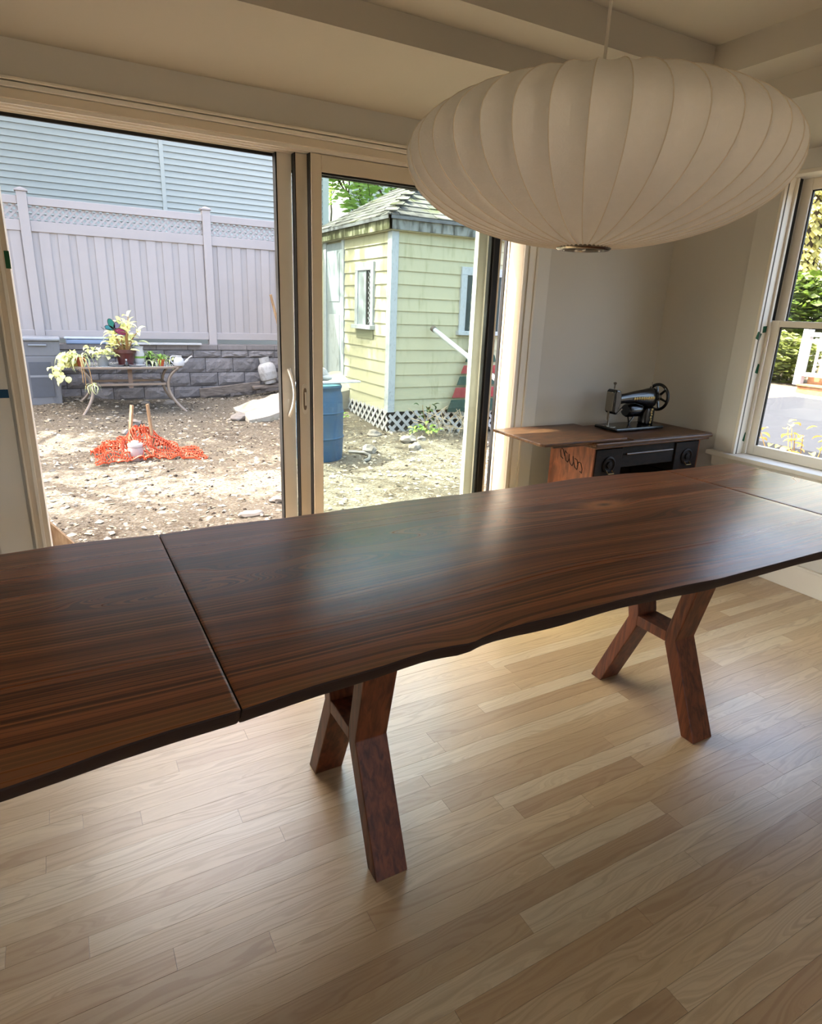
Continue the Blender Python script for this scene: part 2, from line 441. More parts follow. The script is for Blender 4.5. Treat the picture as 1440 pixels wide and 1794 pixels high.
struct(B().box(XL-.5, XW+.5, YW+.15, YW+.50, 2.60, 2.74).box(XL-.5, XW+.5, YF-.5, YW+.15, 2.60, 2.74).obj('roof_eave_added', W_CEIL))  # unseen eave added, its depth shaped to keep sun off the floor
# ---- door trim: flat casing boards and beaded frame
tr = struct(B().box(DX0-.178, DX0-.065, YW-.012, YW, 0, 2.075).obj('trim_1', W_CASE, bevel=.002))
tr = struct(B().box(DX1+.095, DX1+.185, YW-.012, YW, 0, 2.075).obj('trim_2', W_CASE, bevel=.002))
door = struct(B().box(DX0-.055, DX0-.048, YW-.022, YW, 0, 2.065).box(DX1+.080, DX1+.095, YW-.022, YW, 0, 2.07).box(DX0-.065, DX1+.078, YW-.026, YW, 2.062, 2.072)
              .obj('door_1', W_TRIM, bevel=.002))
ROOT_D = ROOT[door]
B().box(DX0-.065, DX1+.048, YW-.018, YW, 2.042, 2.058).obj('head_bead', W_DOORW, door, bevel=.002)
B().box(DX0-.03, DX1+.03, YW-.008, YW+.15, 2.008, 2.040).obj('head_jamb', W_DOOR, door, bevel=.002)
B().box(DX0-.05, DX0, YW-.014, YW+.15, 0, 2.008).obj('side_jamb', W_DOOR, door, bevel=.002)
B().box(DX0-.030, DX0-.018, YW-.020, YW-.014, 0, 2.008).obj('jamb_bead', W_DOORW, door, bevel=.001)
B().box(DX1, DX1+.080, YW-.010, YW+.15, 0, 2.008).obj('side_jamb', W_DOOR, door, bevel=.002)
B().box(DX1, DX1+.020, YW-.022, YW-.010, 0, 2.03).obj('jamb_bead', W_DOORW, door, bevel=.002)
B().box(DX1+.036, DX1+.080, YW-.016, YW-.010, 0, 2.03).obj('jamb_bead', W_DOORW, door, bevel=.002)
for yy in (.112,):
    B().box(DX1-.006, DX1, YW+yy, YW+yy+.016, 0, 2.008).obj('jamb_stop', W_TRIM, door)
B().box(DX1-.012, DX1, YW+.128, YW+.15, 0, 2.0).obj('jamb_seal', BLACK, door)
for yy in (.0, .045, .09, .135):
    B().box(DX0, DX1, YW+yy, YW+yy+.010, 1.994, 2.008).obj('head_track', W_DOORW, door)
B().box(DX0, 0.96, YW+.136, YW+.149, 1.982, 1.994).obj('head_seal', BLACK, door)
B().box(DX0, DX1, YW-.01, YW+.16, 0, .03).obj('threshold', W_DOOR, door, bevel=.003)
def panel(x0, x1, yc, lw, rw, top, mats, glass=True):
    ml, mr, mt = mats; t = .018
    s = B().box(x0, x0+lw, yc-t, yc+t, .03, 1.992).obj('door_stile', ml, door, bevel=.003)
    B().box(x1-rw, x1, yc-t, yc+t, .03, 1.992).obj('door_stile', mr, door, bevel=.003)
    B().box(x0+lw, x1-rw, yc-t+.002, yc+t-.002, 1.992-top, 1.992).obj('door_rail', mt, door, bevel=.003)
    B().box(x0+lw, x1-rw, yc-t+.002, yc+t-.002, .03, .03+.10).obj('door_rail', mt, door, bevel=.003)
    B().box(x0+lw, x1-rw, yc-.011, yc+.011, 1.992-top-.008, 1.992-top).obj('glazing_seal', BLACK, door)
    if glass: B().box(x0+lw, x1-rw, yc-.004, yc+.004, .13, 1.992-top).obj('door_pane', GLASS, door)
    return s
sA = panel(0.937, 2.10, YW+.117, .067, .085, .06, (W_DOORW, W_DOORW, W_DOOR))
B().box(.931, .937, YW+.095, YW+.135, .03, 1.992).obj('stile_seal', BLACK, door)
sB = panel(1.006, 2.12, YW+.072, .060, .06, .06, (W_DOOR, W_DOOR, W_DOOR), glass=False)
sC = panel(1.060, 2.098, YW+.026, .050, .012, .068, (W_DOOR, W_DOOR, W_DOOR))
B().box(2.034, 2.10, YW+.010, YW+.040, .03, 1.992).obj('interlock', BLACK, door, bevel=.003)
B().box(2.045, 2.052, YW+.004, YW+.011, .03, 1.992).obj('interlock', mat('dark_bronze', srgb(52,46,40), .5, .1), door)
B().box(1.002, 1.006, YW+.05, YW+.09, .03, 1.992).obj('stile_seal', BLACK, door)
B().box(1.056, 1.060, YW+.012, YW+.046, .03, 1.992).obj('stile_seal', BLACK, door)
# bow handle on the leading stile
yh = YW+.117-.018
hp = on_y(507, 647, yh); hb = on_y(505, 728, yh)
pts = []
for i in range(13):
    t = i/12; z = hp.z + (hb.z-hp.z)*t
    pts.append((hp.x - .004 + .012*math.sin(math.pi*t), yh - .004 - .040*math.sin(math.pi*t)**.7, z))
B().tube(pts, [.011 - .003*math.sin(math.pi*i/12) for i in range(13)], 8).obj('bow_handle', W_DOORW, door, smooth=True)
# recessed pull on the second stile
yb = YW+.072-.018
pc = on_y(534, 699, yb)
def oval(cx, cz, w, h, n=24):
    out = []
    for i in range(n):
        a = 2*math.pi*i/n; out.append((cx + (w/2)*math.copysign(abs(math.cos(a))**.7, math.cos(a)), cz + (h/2)*math.copysign(abs(math.sin(a))**.6, math.sin(a))))
    return out
pl = B().prism(oval(pc.x, pc.z, .034, .145), 'y', yb-.004, yb+.002).obj('recess_pull', W_TRIM, door, bevel=.0015)
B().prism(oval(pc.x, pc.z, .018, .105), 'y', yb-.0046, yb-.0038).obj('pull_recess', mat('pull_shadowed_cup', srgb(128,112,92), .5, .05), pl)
B().tube([(pc.x+.002, yb-.006, pc.z+.032), (pc.x+.002, yb-.010, pc.z+.02), (pc.x+.002, yb-.010, pc.z-.03)], .005, 8).obj('pull_lever', W_TRIM, pl, smooth=True)
# wedge of scrap timber lying outside by the left jamb
wb = on_z(108, 948, -.30)

# ---- right window
CX = XW
case = struct(B().box(XW-.012, XW, WY1, WY1+.115, WZ0-.04, WZ1+.10).obj('trim_3', W_CASE, bevel=.002))
struct(B().box(XW-.012, XW, WY0-.1, WY1, WZ1, WZ1+.10).obj('trim_4', W_CASE, bevel=.002))
win = struct(B().box(XW-.016, XW+.16, WY1-.018, WY1, WZ0, WZ1).box(XW-.016, XW+.16, WY0, WY0+.018, WZ0, WZ1).box(XW-.016, XW+.16, WY0+.018, WY1-.018, WZ1-.018, WZ1).obj('window_1', W_SASH, bevel=.002))
B().box(XW+.060, XW+.076, WY1-.030, WY1-.018, WZ0, WZ1-.018).obj('jamb_stop', W_SASH, win, bevel=.002)
B().box(XW+.004, XW+.010, WY1-.021, WY1-.018, WZ0, WZ1-.018).obj('jamb_groove', mat('groove_grey', srgb(120,118,112), .6, .05), win)
B().box(XW+.078, XW+.113, WY1-.022, WY1-.018, 1.386, WZ1-.018).obj('jamb_liner', BLACK, win)
def sash(xc, y0, y1, z0, z1, sw, bt, tp, nm):
    f = B().box(xc-.017, xc+.017, y0, y0+sw, z0, z1).box(xc-.017, xc+.017, y1-sw, y1, z0, z1).box(xc-.017, xc+.017, y0+sw, y1-sw, z0, z0+bt).box(xc-.017, xc+.017, y0+sw, y1-sw, z1-tp, z1).obj(nm, W_SASH, win, bevel=.003)
    B().box(xc-.006, xc+.006, y0+sw, y0+sw+.006, z0+bt, z1-tp).box(xc-.006, xc+.006, y1-sw-.006, y1-sw, z0+bt, z1-tp).box(xc-.006, xc+.006, y0+sw, y1-sw, z1-tp-.005, z1-tp).obj('glazing_bead', BLACK, f)
    B().box(xc-.003, xc+.003, y0+sw, y1-sw, z0+bt, z1-tp).obj('window_pane', GLASS_W, f)
    return f
sash(XW+.095, WY0+.03, WY1-.030, WZ0+.004, 1.385, .045, .055, .032, 'lower_sash')
sash(XW+.136, WY0+.03, WY1-.022, 1.35, WZ1-.018, .05, .03, .055, 'upper_sash')
struct(B().box(XW-.055, XW+.16, WY0-.12, WY1+.135, WZ0-.022, WZ0+.003).obj('trim_5', W_CASE, bevel=.004))
struct(B().box(XW-.014, XW, WY0-.1, WY1+.115, WZ0-.085, WZ0-.022).obj('trim_6', W_CASE, bevel=.002))
# baseboards with a small cap moulding
struct(B().box(XW-.014, XW, YF, YW, 0, .125).box(XW-.022, XW, YF, YW, .125, .14).obj('baseboard_right', W_TRIM, bevel=.003))
struct(B().box(DX1+.185, XW-.022, YW-.014, YW, 0, .125).box(DX1+.185, XW-.022, YW-.022, YW, .125, .14).obj('baseboard_back', W_TRIM, bevel=.003))
struct(B().box(XL, XL+.014, YF, YW, 0, .125).obj('baseboard_left', W_TRIM, bevel=.003))
# painter's tape
G_TAPE = mat('green_tape', srgb(20,84,52), .7, .1)
B_TAPE = mat('blue_tape', srgb(10,62,96), .7, .1)
def tape_right(px, py, w, h, tilt, label):
    c = on_y(px, py, WY1-.0185)
    M = Matrix.Translation(c) @ Matrix.Rotation(-tilt, 4, 'Y')
    tag(B().box(-w/2, w/2, -.0008, .0008, -h/2, h/2, M).obj('painters_tape', G_TAPE), label, 'tape', 'tape scraps on the window frame')
c0 = on_x(1343, 575, XW); 
tape_right(1341, 577, .044, .034, .1, 'square scrap of green tape at the sash meeting rail, topmost on the window')
tape_right(1329, 589, .036, .038, -.35, 'thin slanted scrap of green tape just left of the topmost one on the window jamb')
tape_right(1329, 647, .046, .050, -.25, 'longest slanted scrap of green tape midway down the window jamb')
tape_right(1306, 766, .040, .050, -.25, 'slanted scrap of green tape lowest on the window jamb above the stool')
p0 = on_y(3, 690, YW-.0128)
tag(B().box(p0.x-.03, p0.x+.022, YW-.0135, YW-.0115, p0.z-.016, p0.z+.016).obj('painters_tape', B_TAPE), 'dark blue painters tape on casing left of the open door', 'tape')
p0 = on_y(13, 455, YW-.0145)
tag(B().box(p0.x-.008, p0.x+.008, YW-.0155, YW-.0135, p0.z-.03, p0.z+.03).obj('painters_tape', G_TAPE), 'green tape strip on the left jamb of the sliding door', 'tape')

# ================================================================== DINING TABLE
T = 0.76
tb = thing('dining_table', 'long live-edge walnut dining table with end leaves on two splayed trestles', 'table', (1.20, 1.32, 0))
fx = [-.30,-.127,-.062,.01,.088,.192,.198,.268,.33,.394,.457,.513,.565,.613,.646,.684,.731,.791,.914,1.088,1.273,1.387,1.552,1.844,2.2,2.45,2.7]
fy = [.815,.828,.837,.850,.858,.862,.862,.870,.876,.878,.881,.887,.891,.886,.880,.891,.898,.900,.897,.898,.891,.881,.882,.884,.878,.872,.875]
bx = [-.3,-.173,-.062,.057,.189,.388,.556,.745,.961,1.18,1.434,1.764,2.0,2.217,2.45,2.649,2.7]
by = [1.74,1.745,1.758,1.756,1.745,1.758,1.753,1.759,1.775,1.768,1.77,1.785,1.77,1.745,1.74,1.728,1.725]
def slab(name, x0, x1, label=None):
    xs = [x0, x0+.002, x0+.006] + list(np.arange(x0+.02, x1-.02, .02)) + [x1-.006, x1-.002, x1]
    vs_ = []; n = 12
    for i, x in enumerate(xs):
        e = {0: .0018, 1: .0006}.get(i, {0: .0018, 1: .0006}.get(len(xs)-1-i, 0.0))
        f = float(np.interp(x, fx, fy)); bk = float(np.interp(x, bx, by))
        wob = .0035*mnoise.noise(Vector((x*6, 3.1, 0))); un = .030 + .007*mnoise.noise(Vector((x*4, 8.2, 0)))
        bw = .004*mnoise.noise(Vector((x*9, 5.5, 0)))
        z1 = T - e
        sec = [(f+.006+e, z1), (f+.0012+e, z1-.0010), (f+e, T-.004), (f+.005+wob+e, T-.014), (f+.016+wob+e, T-.032), (f+un+e, T-.045),
               (bk+bw-.03-e, T-.045), (bk+bw-.012-e, T-.034), (bk+bw-.001-e, T-.016), (bk+bw-e, T-.006), (bk+bw-.003-e, z1-.0015), (bk+bw-.010-e, z1)]
        vs_ += [(x, a, b) for a, b in sec]
    m = len(xs)
    fs = [(i*n+k, i*n+(k+1) % n, (i+1)*n+(k+1) % n, (i+1)*n+k) for i in range(m-1) for k in range(n)]
    fs += [tuple(range(n-1, -1, -1)), tuple(range((m-1)*n, m*n))]
    fs = [tuple(reversed(q)) for q in fs]
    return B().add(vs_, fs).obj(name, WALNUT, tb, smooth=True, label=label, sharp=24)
SEAM_L, SEAM_R = .1945, 2.216
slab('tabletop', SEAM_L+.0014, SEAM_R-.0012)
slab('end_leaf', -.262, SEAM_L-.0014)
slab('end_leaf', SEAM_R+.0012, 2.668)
DARKW = wood_mat('walnut_under', srgb(40,23,15), srgb(66,38,24), (2,14,2), .6)
B().box(.22, 2.19, 1.10, 1.135, T-.075, T-.045).obj('slide_rail', DARKW, tb)
B().box(.22, 2.19, 1.50, 1.535, T-.075, T-.045).obj('slide_rail', DARKW, tb)
YC = 1.322
for x0, x1 in ((.552, .642), (1.745, 1.842)):
    for s in (-1, 1):
        out = [(.242, .0), (.105, .325), (.192, T-.045), (.142, T-.045), (.063, .350), (.063, .300), (.190, .0)]
        poly = [(YC + s*u, w) for u, w in out]
        if s > 0: poly = poly[::-1]
        lg = B().prism(poly, 'x', x0, x1).obj('leg', LEGWOOD, tb, bevel=.003)
        B().box(x0+.01, x1-.01, YC+s*.216-.02, YC+s*.216+.02, -.0004, .001).obj('felt_pad', BLACK, lg)
    B().box(x0, x1, YC-.0635, YC+.0635, .305, .343).obj('cross_brace', LEGWOOD, tb, bevel=.002)
    B().box(x0+.01, x1-.01, YC-.145, YC+.145, T-.065, T-.045).obj('mounting_cleat', DARKW, tb)

# ================================================================== PENDANT LAMP
SHADE = mat('shade_fabric', srgb(252,249,242), .85, .03, 60.0, bump=.15, bscale=260.0, spec=.1, trans=.12)
RIBM = mat('shade_wire', srgb(232,222,204), .8, .03, 20.0, spec=.1)
PC = Vector((1.188, 1.279, 1.706)); PA = .447; PB = .176
lamp = thing('pendant_lamp', 'large white ribbed saucer pendant lamp hanging over the dining table', 'lamp', (PC.x, PC.y, PC.z-PB))
def shade_r(v):                      # radius along the profile, v from -1 bottom to 1 top
    zc = .10
    u = (v - zc)/(1 - zc) if v > zc else (v - zc)/(1 + zc)
    return PA*max(0.0, 1 - abs(u)**2.08)**.53
NR = 40
NT_ = NR*6
vl = []
for i in range(61):
    w = math.sin((i/60 - .5)*math.pi); vl.append(w)
vl = [v for v in vl if shade_r(v) > .044]
vbot = vl[0]
vs_ = []
for v in vl:
    r = shade_r(v)
    for k in range(NT_):
        a = 2*math.pi*k/NT_
        dip = math.sin(math.pi*(k % 6)/6)
        rk = r*(1 - .042*dip*(1 - .35*abs(v)))
        zz = PC.z + PB*v*(1 - .012*dip)
        vs_.append((PC.x + rk*math.cos(a), PC.y + rk*math.sin(a), zz))
m = len(vl)
fs = [(i*NT_+k, i*NT_+(k+1) % NT_, (i+1)*NT_+(k+1) % NT_, (i+1)*NT_+k) for i in range(m-1) for k in range(NT_)]
sh = B().add(vs_, fs).obj('shade', SHADE, lamp, smooth=True, sharp=22)
for k in range(NR):
    a = 2*math.pi*k/NR
    pts = [(PC.x + (shade_r(v)+.0006)*math.cos(a), PC.y + (shade_r(v)+.0006)*math.sin(a), PC.z + PB*v) for v in vl[::2]]
    B().tube(pts, .0012, 5).obj('rib', RIBM, sh, smooth=True)
rb = shade_r(vbot)
zb = PC.z + PB*vbot
B().lathe([(rb+.004, zb+.004), (rb+.006, zb-.002), (rb+.001, zb-.006), (rb-.010, zb-.006), (rb-.012, zb+.002), (rb-.010, zb+.010), (rb+.002, zb+.008)], (PC.x, PC.y, 0), 48).obj('bottom_ring', CHROME, lamp, smooth=True)
b = B(); b.lathe([(rb-.012, zb+.004), (rb-.012, zb+.03)], (PC.x, PC.y, 0), 32); b.f = b.f[:-2]
b.obj('ring_collar', BLACK, lamp, smooth=True)
B().lathe([(.018, PC.z-.03), (.018, PC.z+.06), (.006, PC.z+.07)], (PC.x, PC.y, 0), 16).obj('lamp_socket', W_DOORW, lamp, smooth=True)
B().lathe([(.0, PC.z-.11), (.022, PC.z-.10), (.030, PC.z-.07), (.018, PC.z-.03)], (PC.x, PC.y, 0), 16).obj('light_bulb', mat('frosted_bulb', srgb(230,228,222), .5, .02), lamp, smooth=True)
zt = PC.z + PB*vl[-1]
B().lathe([(shade_r(vl[-1])+.003, zt), (shade_r(vl[-1]), zt+.004), (.02, zt+.006), (.006, zt+.014)], (PC.x, PC.y, 0), 32).obj('top_cap', W_DOORW, lamp, smooth=True)
B().tube([(PC.x, PC.y, PC.z), (PC.x, PC.y, Z_CEIL-.02)], .004, 8).obj('cord', mat('lamp_cord', srgb(206,198,184), .5, .02), lamp, smooth=True)
B().lathe([(.06, Z_CEIL), (.06, Z_CEIL-.012), (.05, Z_CEIL-.022), (.008, Z_CEIL-.026)], (PC.x, PC.y, 0), 32).obj('ceiling_canopy', W_DOORW, lamp, smooth=True)

# ================================================================== SEWING CABINET AND MACHINE
CABW = wood_mat('cabinet_wood', srgb(58,36,22), srgb(104,68,40), (3,16,16), .4, 4.0)
CABS = wood_mat('cabinet_side', srgb(92,48,26), srgb(140,80,46), (12,12,3), .4, 3.0)
CABD = wood_mat('cabinet_dark', srgb(16,11,8), srgb(32,21,15), (4,14,14), .6, 4.0, spec=.2)
cb = thing('sewing_cabinet', 'dark antique sewing machine cabinet with its lid folded open beside the wall', 'cabinet', (2.81, 2.51, 0))
ct = .756
tp = B().box(2.36, 3.27, 2.285, 2.73, ct-.020, ct).obj('cabinet_top', CABW, cb, bevel=.006)
B().box(2.372, 3.258, 2.297, 2.72, ct-.034, ct-.020).obj('edge_moulding', CABW, tp, bevel=.005)
B().box(2.63, 3.265, 2.292, 2.40, ct, ct+.003).obj('front_strip', CABW, tp, bevel=.001)
lf = B().prism([(2.035,2.735), (2.02,2.325), (2.035,2.30), (2.59,2.30), (2.615,2.345), (2.615,2.735)], 'z', ct+.001, ct+.016).obj('folding_lid', CABW, cb, bevel=.004)
B().box(2.10, 2.36, 2.315, 2.325, ct-.012, ct).obj('lid_batten', CABW, lf)
B().box(2.395, 2.405, 2.33, 2.66, .18, ct-.034).obj('side_panel', CABS, cb)
B().box(3.215, 3.225, 2.33, 2.66, .18, ct-.034).obj('side_panel', CABS, cb)
B().box(2.405, 3.215, 2.65, 2.66, .40, ct-.034).obj('back_panel', CABD, cb)
BRASS = mat('aged_brass', srgb(120,96,58), .4, .15, 30, metal=.8)
def drawer(x0, x1, z0, z1):
    d = B().box(x0, x1, 2.325, 2.62, z0, z1).obj('drawer', CABD, cb, bevel=.004)
    cx, cz = (x0+x1)/2, (z0+z1)/2
    My = Matrix.Rotation(math.pi/2, 4, 'X')
    B().lathe([(.045, -.001), (.045, .006), (.036, .010), (.030, .004), (.020, .004), (.016, .012), (.0, .014)], (cx, 2.325, cz), 20, My).obj('carved_rosette', CABD, d, smooth=True)
    B().tube([(cx-.02, 2.316, cz-.03), (cx-.02, 2.300, cz-.045), (cx+.02, 2.300, cz-.045), (cx+.02, 2.316, cz-.03)], .003, 6).obj('pull_ring', BRASS, d)
for z0 in (.20, .372, .544):
    drawer(2.407, 2.600, z0, z0+.166); drawer(3.020, 3.213, z0, z0+.166)
B().box(2.602, 3.018, 2.335, 2.36, .60, ct-.034).obj('apron', CABD, cb, bevel=.003)
B().tube([(2.63, 2.325, .675), (2.99, 2.325, .675)], .006, 8).obj('apron_rail', wood_mat('rail_wood', srgb(70,52,38), srgb(98,76,56), (3,12,12), .35), cb, smooth=True)
b = B()
for k in range(5):      # incised scroll on the side panel
    a0 = k*1.1
    b.tube([(2.394, 2.42+.035*k+.02*math.cos(a0+t*.9), .60+.012*k+.03*math.sin(a0+t*1.1)) for t in range(6)], .0022, 5)
b.obj('scroll_carving', CABD, cb, smooth=True)
for x in (2.41, 3.21):
    for y in (2.345, 2.645):
        B().tube([(x, y, .18), (x, y, .10), (x, y, 0)], [.02, .016, .010], 8).obj('leg', CABD, cb, smooth=True)
b = B()
for x in (2.52, 3.10):
    b.tube([(x, 2.36, .02), (x, 2.40, .1), (x, 2.5, .16), (x, 2.6, .1), (x, 2.63, .02)], .008, 6)
b.tube([(2.52, 2.5, .16), (3.10, 2.5, .16)], .007, 6)
b.obj('treadle_frame', mat('cast_iron', srgb(18,17,16), .5, .1, metal=.6), cb, smooth=True)

JAPAN = mat('black_enamel', srgb(14,13,13), .18, .1, 20.0, spec=.6)
GOLD = mat('gold_decal', srgb(168,140,82), .35, .35, 90.0, metal=.5)
STEEL = mat('worn_steel', srgb(120,112,100), .3, .1, 30.0, metal=.9)
mz = ct + .004
sm = thing('sewing_machine', 'black cast-iron sewing machine with gold decals standing on the cabinet', 'sewing machine', (2.90, 2.57, mz-.0005))
def rbox(x0, x1, y0, y1, z0, z1, name, m_, par=None, bev=.012):
    return B().box(x0, x1, y0, y1, z0, z1).obj(name, m_, par or sm, bevel=bev, segs=3)
bed = rbox(2.70, 3.085, 2.485, 2.655, mz, mz+.018, 'bed', JAPAN, bev=.006)
B().box(2.70, 2.745, 2.535, 2.605, mz+.018, mz+.020).obj('slide_plate', STEEL, bed)
B().prism([(2.990,2.535), (3.055,2.535), (3.065,2.57), (3.055,2.605), (2.990,2.605), (2.980,2.57)], 'z', mz+.016, mz+.115).obj('pillar', JAPAN, sm, bevel=.012, segs=3)
# arm: lofted along x, tapering to the head
b = B(); vs_ = []; n = 14
prof = [(3.075,.172,.030,.042), (3.055,.170,.038,.056), (3.02,.168,.038,.060), (2.97,.172,.032,.048), (2.90,.176,.026,.036), (2.82,.172,.022,.028), (2.77,.168,.022,.030), (2.75,.166,.024,.034)]
for x, zc, ry, rz in prof:
    for k in range(n):
        a = 2*math.pi*k/n; vs_.append((x, 2.57+ry*math.cos(a), mz+zc+rz*math.sin(a)))
mm = len(prof)
b.add(vs_, [(i*n+k, (i+1)*n+k, (i+1)*n+(k+1) % n, i*n+(k+1) % n) for i in range(mm-1) for k in range(n)] + [tuple(range(n)), tuple(range(mm*n-1, (mm-1)*n-1, -1))])
arm = b.obj('arm', JAPAN, sm, smooth=True)
b = B()
for i in range(9):
    x = 2.88 + i*.018; tt = (x-2.88)/.16
    b.ball((x, 2.57-.0265-.010*tt, mz+.172), .010+.005*tt, 1, (.9, .25, .8), .3)
b.obj('gold_scroll', GOLD, arm, smooth=True)
b = B()
for i in range(6): b.ball((3.022 + .004*(i % 2), 2.534, mz+.03+i*.015), .008, 1, (1, .3, 1), .3)
b.obj('gold_scroll', GOLD, sm, smooth=True)
head = B().prism([(2.715,.100), (2.742,.085), (2.755,.12), (2.768,.15), (2.766,.20), (2.752,.222), (2.724,.228), (2.712,.215)], 'y', 2.535, 2.605)
head.v = [(v[0], v[1], v[2]+mz) for v in head.v]
hd = head.obj('head', JAPAN, sm, bevel=.008, segs=3)
B().box(2.7075, 2.7125, 2.543, 2.597, mz+.105, mz+.212).obj('face_plate', STEEL, hd, bevel=.002)
B().tube([(2.735, 2.57, mz+.228), (2.735, 2.57, mz+.25)], .0035, 8).obj('presser_bar', STEEL, hd)
B().lathe([(.003, .25), (.008, .255), (.010, .262), (.004, .266)], (2.735, 2.57, mz), 12).obj('presser_screw', STEEL, hd, smooth=True)
B().tube([(2.712, 2.57, mz+.11), (2.712, 2.57, mz+.055)], .006, 8).obj('needle_bar', STEEL, sm, smooth=True)
B().tube([(2.712, 2.57, mz+.055), (2.712, 2.57, mz+.020)], .0018, 6).obj('needle', STEEL, sm)
B().box(2.700, 2.724, 2.563, 2.577, mz+.020, mz+.024).box(2.716, 2.722, 2.566, 2.574, mz+.024, mz+.075).obj('presser_foot', STEEL, sm)
B().tube([(2.748, 2.540, mz+.090), (2.775, 2.536, mz+.120)], [.004, .008], 8).obj('tension_lever', STEEL, sm)
MX = Matrix.Rotation(math.pi/2, 4, 'Y')
B().lathe([(.0,-.052), (.032,-.050), (.040,-.035), (.040,.055), (.034,.062), (.0,.064)], (2.925, 2.60, mz+.098), 20, MX).obj('motor', JAPAN, sm, smooth=True)
B().tube([(2.905, 2.60, mz+.062), (2.92, 2.60, mz+.02), (2.955, 2.60, mz+.06)], .005, 6).obj('motor_bracket', JAPAN, sm)
B().tube([(3.035, 2.57, mz+.222), (3.034, 2.57, mz+.262)], .002, 6).obj('spool_pin', STEEL, sm)
wx = 3.098; wz = mz+.172; R_ = .073
b = B()
pts = [(wx, 2.57+R_*math.cos(2*math.pi*k/40), wz+R_*math.sin(2*math.pi*k/40)) for k in range(41)]
b.tube(pts, .009, 10, caps=False)
wh = b.obj('handwheel', JAPAN, sm, smooth=True)
for k in range(6):
    a = 2*math.pi*k/6 + .3
    B().tube([(wx, 2.57+.02*math.cos(a), wz+.02*math.sin(a)), (wx, 2.57+R_*math.cos(a), wz+R_*math.sin(a))], [.008, .006], 6).obj('spoke', JAPAN, wh)
B().lathe([(.0,-.022), (.022,-.022), (.026,.0), (.018,.014), (.0,.016)], (wx, 2.57, wz), 20, MX).obj('wheel_hub', STEEL, wh, smooth=True)

# ================================================================== THE YARD
def sstep(a, b_, t):
    t = min(1.0, max(0.0, (t-a)/(b_-a))); return t*t*(3-2*t)
def gz(x, y):
    z = -.33 + .10*sstep(8.5, 11.4, y)
    z += .09*sstep(1.0, 0.2, x)*sstep(10.4, 11.0, y)
    z += .12*math.exp(-((x-3.6)**2/.5 + (y-10.6)**2/.9))
    z += .10*sstep(3.2, 4.2, x)*sstep(8.2, 10.0, y)
    z -= .16*sstep(4.6, 5.8, x)*sstep(9.0, 7.6, y)
    z += .06*math.exp(-((x-3.9)**2/.25 + (y-7.55)**2/.12))
    if -1 < x < 7 and 3 < y < 12:
        z += .035*mnoise.noise(Vector((x*1.3, y*1.3, 0))) + .018*mnoise.noise(Vector((x*5, y*5, 3))) + .010*mnoise.noise(Vector((x*14, y*14, 7)))
    return z
SOIL = ground_mat()
gx = np.concatenate([np.arange(-14, -.8, 1.2), np.arange(-.8, 5.6, .06), np.arange(5.6, 8, .3), np.arange(8, 42, 2)])
gy = np.concatenate([np.arange(-14, 3.0, 1.5), np.arange(3.0, 4.4, .2), np.arange(4.4, 11.5, .06), np.arange(11.5, 40, 1.5)])
vs_ = [(x, y, gz(x, y)) for y in gy for x in gx]
nx = len(gx)
fs = [(j*nx+i, j*nx+i+1, (j+1)*nx+i+1, (j+1)*nx+i) for j in range(len(gy)-1) for i in range(nx-1)]
ground = B().add(vs_, fs).obj('ground', SOIL, smooth=True); struct(ground)

# loose stones, chips and straw lying on the soil
def scatter(name, mt, n, smin, smax, seed, flat, label, cat):
    r = random.Random(seed); b = B()
    for _ in range(n):
        x = r.uniform(-.7, 5.3); y = 4.4 + 6.9*r.random()**1.2
        s = smin + (smax-smin)*r.random()**3
        a = r.random()*6.28; el = r.uniform(.4, 1.0); tl = r.uniform(-.4, .4)
        M = Matrix.Translation((x, y, gz(x, y)+s*flat*.3)) @ Matrix.Rotation(a, 4, 'Z') @ Matrix.Rotation(tl, 4, 'X')
        p = [(1,0,0),(0,el,0),(-1,0,0),(0,-el,0),(.1,.1,flat),(0,0,-flat)]
        b.add([M @ Vector((q[0]*s, q[1]*s, q[2]*s)) for q in p], [(0,1,4),(1,2,4),(2,3,4),(3,0,4),(1,0,5),(2,1,5),(3,2,5),(0,3,5)])
    o = b.obj(name, mt); o['kind'] = 'stuff'; tag(o, label, cat); return o
scatter('gravel', mat('pale_stone', osrgb(196,186,168), .9, .25, 9.0), 2600, .008, .042, 3, .55, 'pale gravel and small stones scattered over the dirt yard', 'gravel')
scatter('wood_chips', mat('straw_chip', osrgb(196,180,148), .9, .25, 14.0), 5200, .010, .045, 4, .12, 'straw coloured wood chips strewn across the dirt yard', 'wood chips')
scatter('dirt_clods', mat('dark_clod', gsrgb(112,90,68), .95, .25, 14.0), 2200, .006, .024, 5, .6, 'dark brown clods of earth scattered over the yard', 'dirt')

# rocks big enough to pick out
ROCK = mat('field_stone', osrgb(168,158,146), .9, .22, 9.0, bump=.5, bscale=30)
def rock(x, y, r, label, sq=(1, .8, .6)):
    tag(B().ball((x, y, gz(x, y)+r*sq[2]*.45), r, 2, sq, .55).obj('rock', ROCK), label, 'rock', 'rocks in the yard')
rock(3.68, 7.62, .10, 'pinkish round rock at the foot of the shed lattice corner')
rock(3.27, 6.90, .09, 'pale jagged rock on the ground beside the blue barrel', (1, .8, .8))
rock(3.97, 7.18, .11, 'upper of the two stacked pale rocks before the shed lattice')
rock(3.90, 6.86, .09, 'lower of the two stacked pale rocks before the shed lattice', (1, .8, .7))
rock(4.22, 7.24, .06, 'small rock just right of the paired pale rocks')
rock(4.98, 7.02, .12, 'flat pale rock near the right end of the shed lattice', (1.3, .8, .5))
rock(.90, 9.62, .09, 'round white rock behind the orange netting stake')
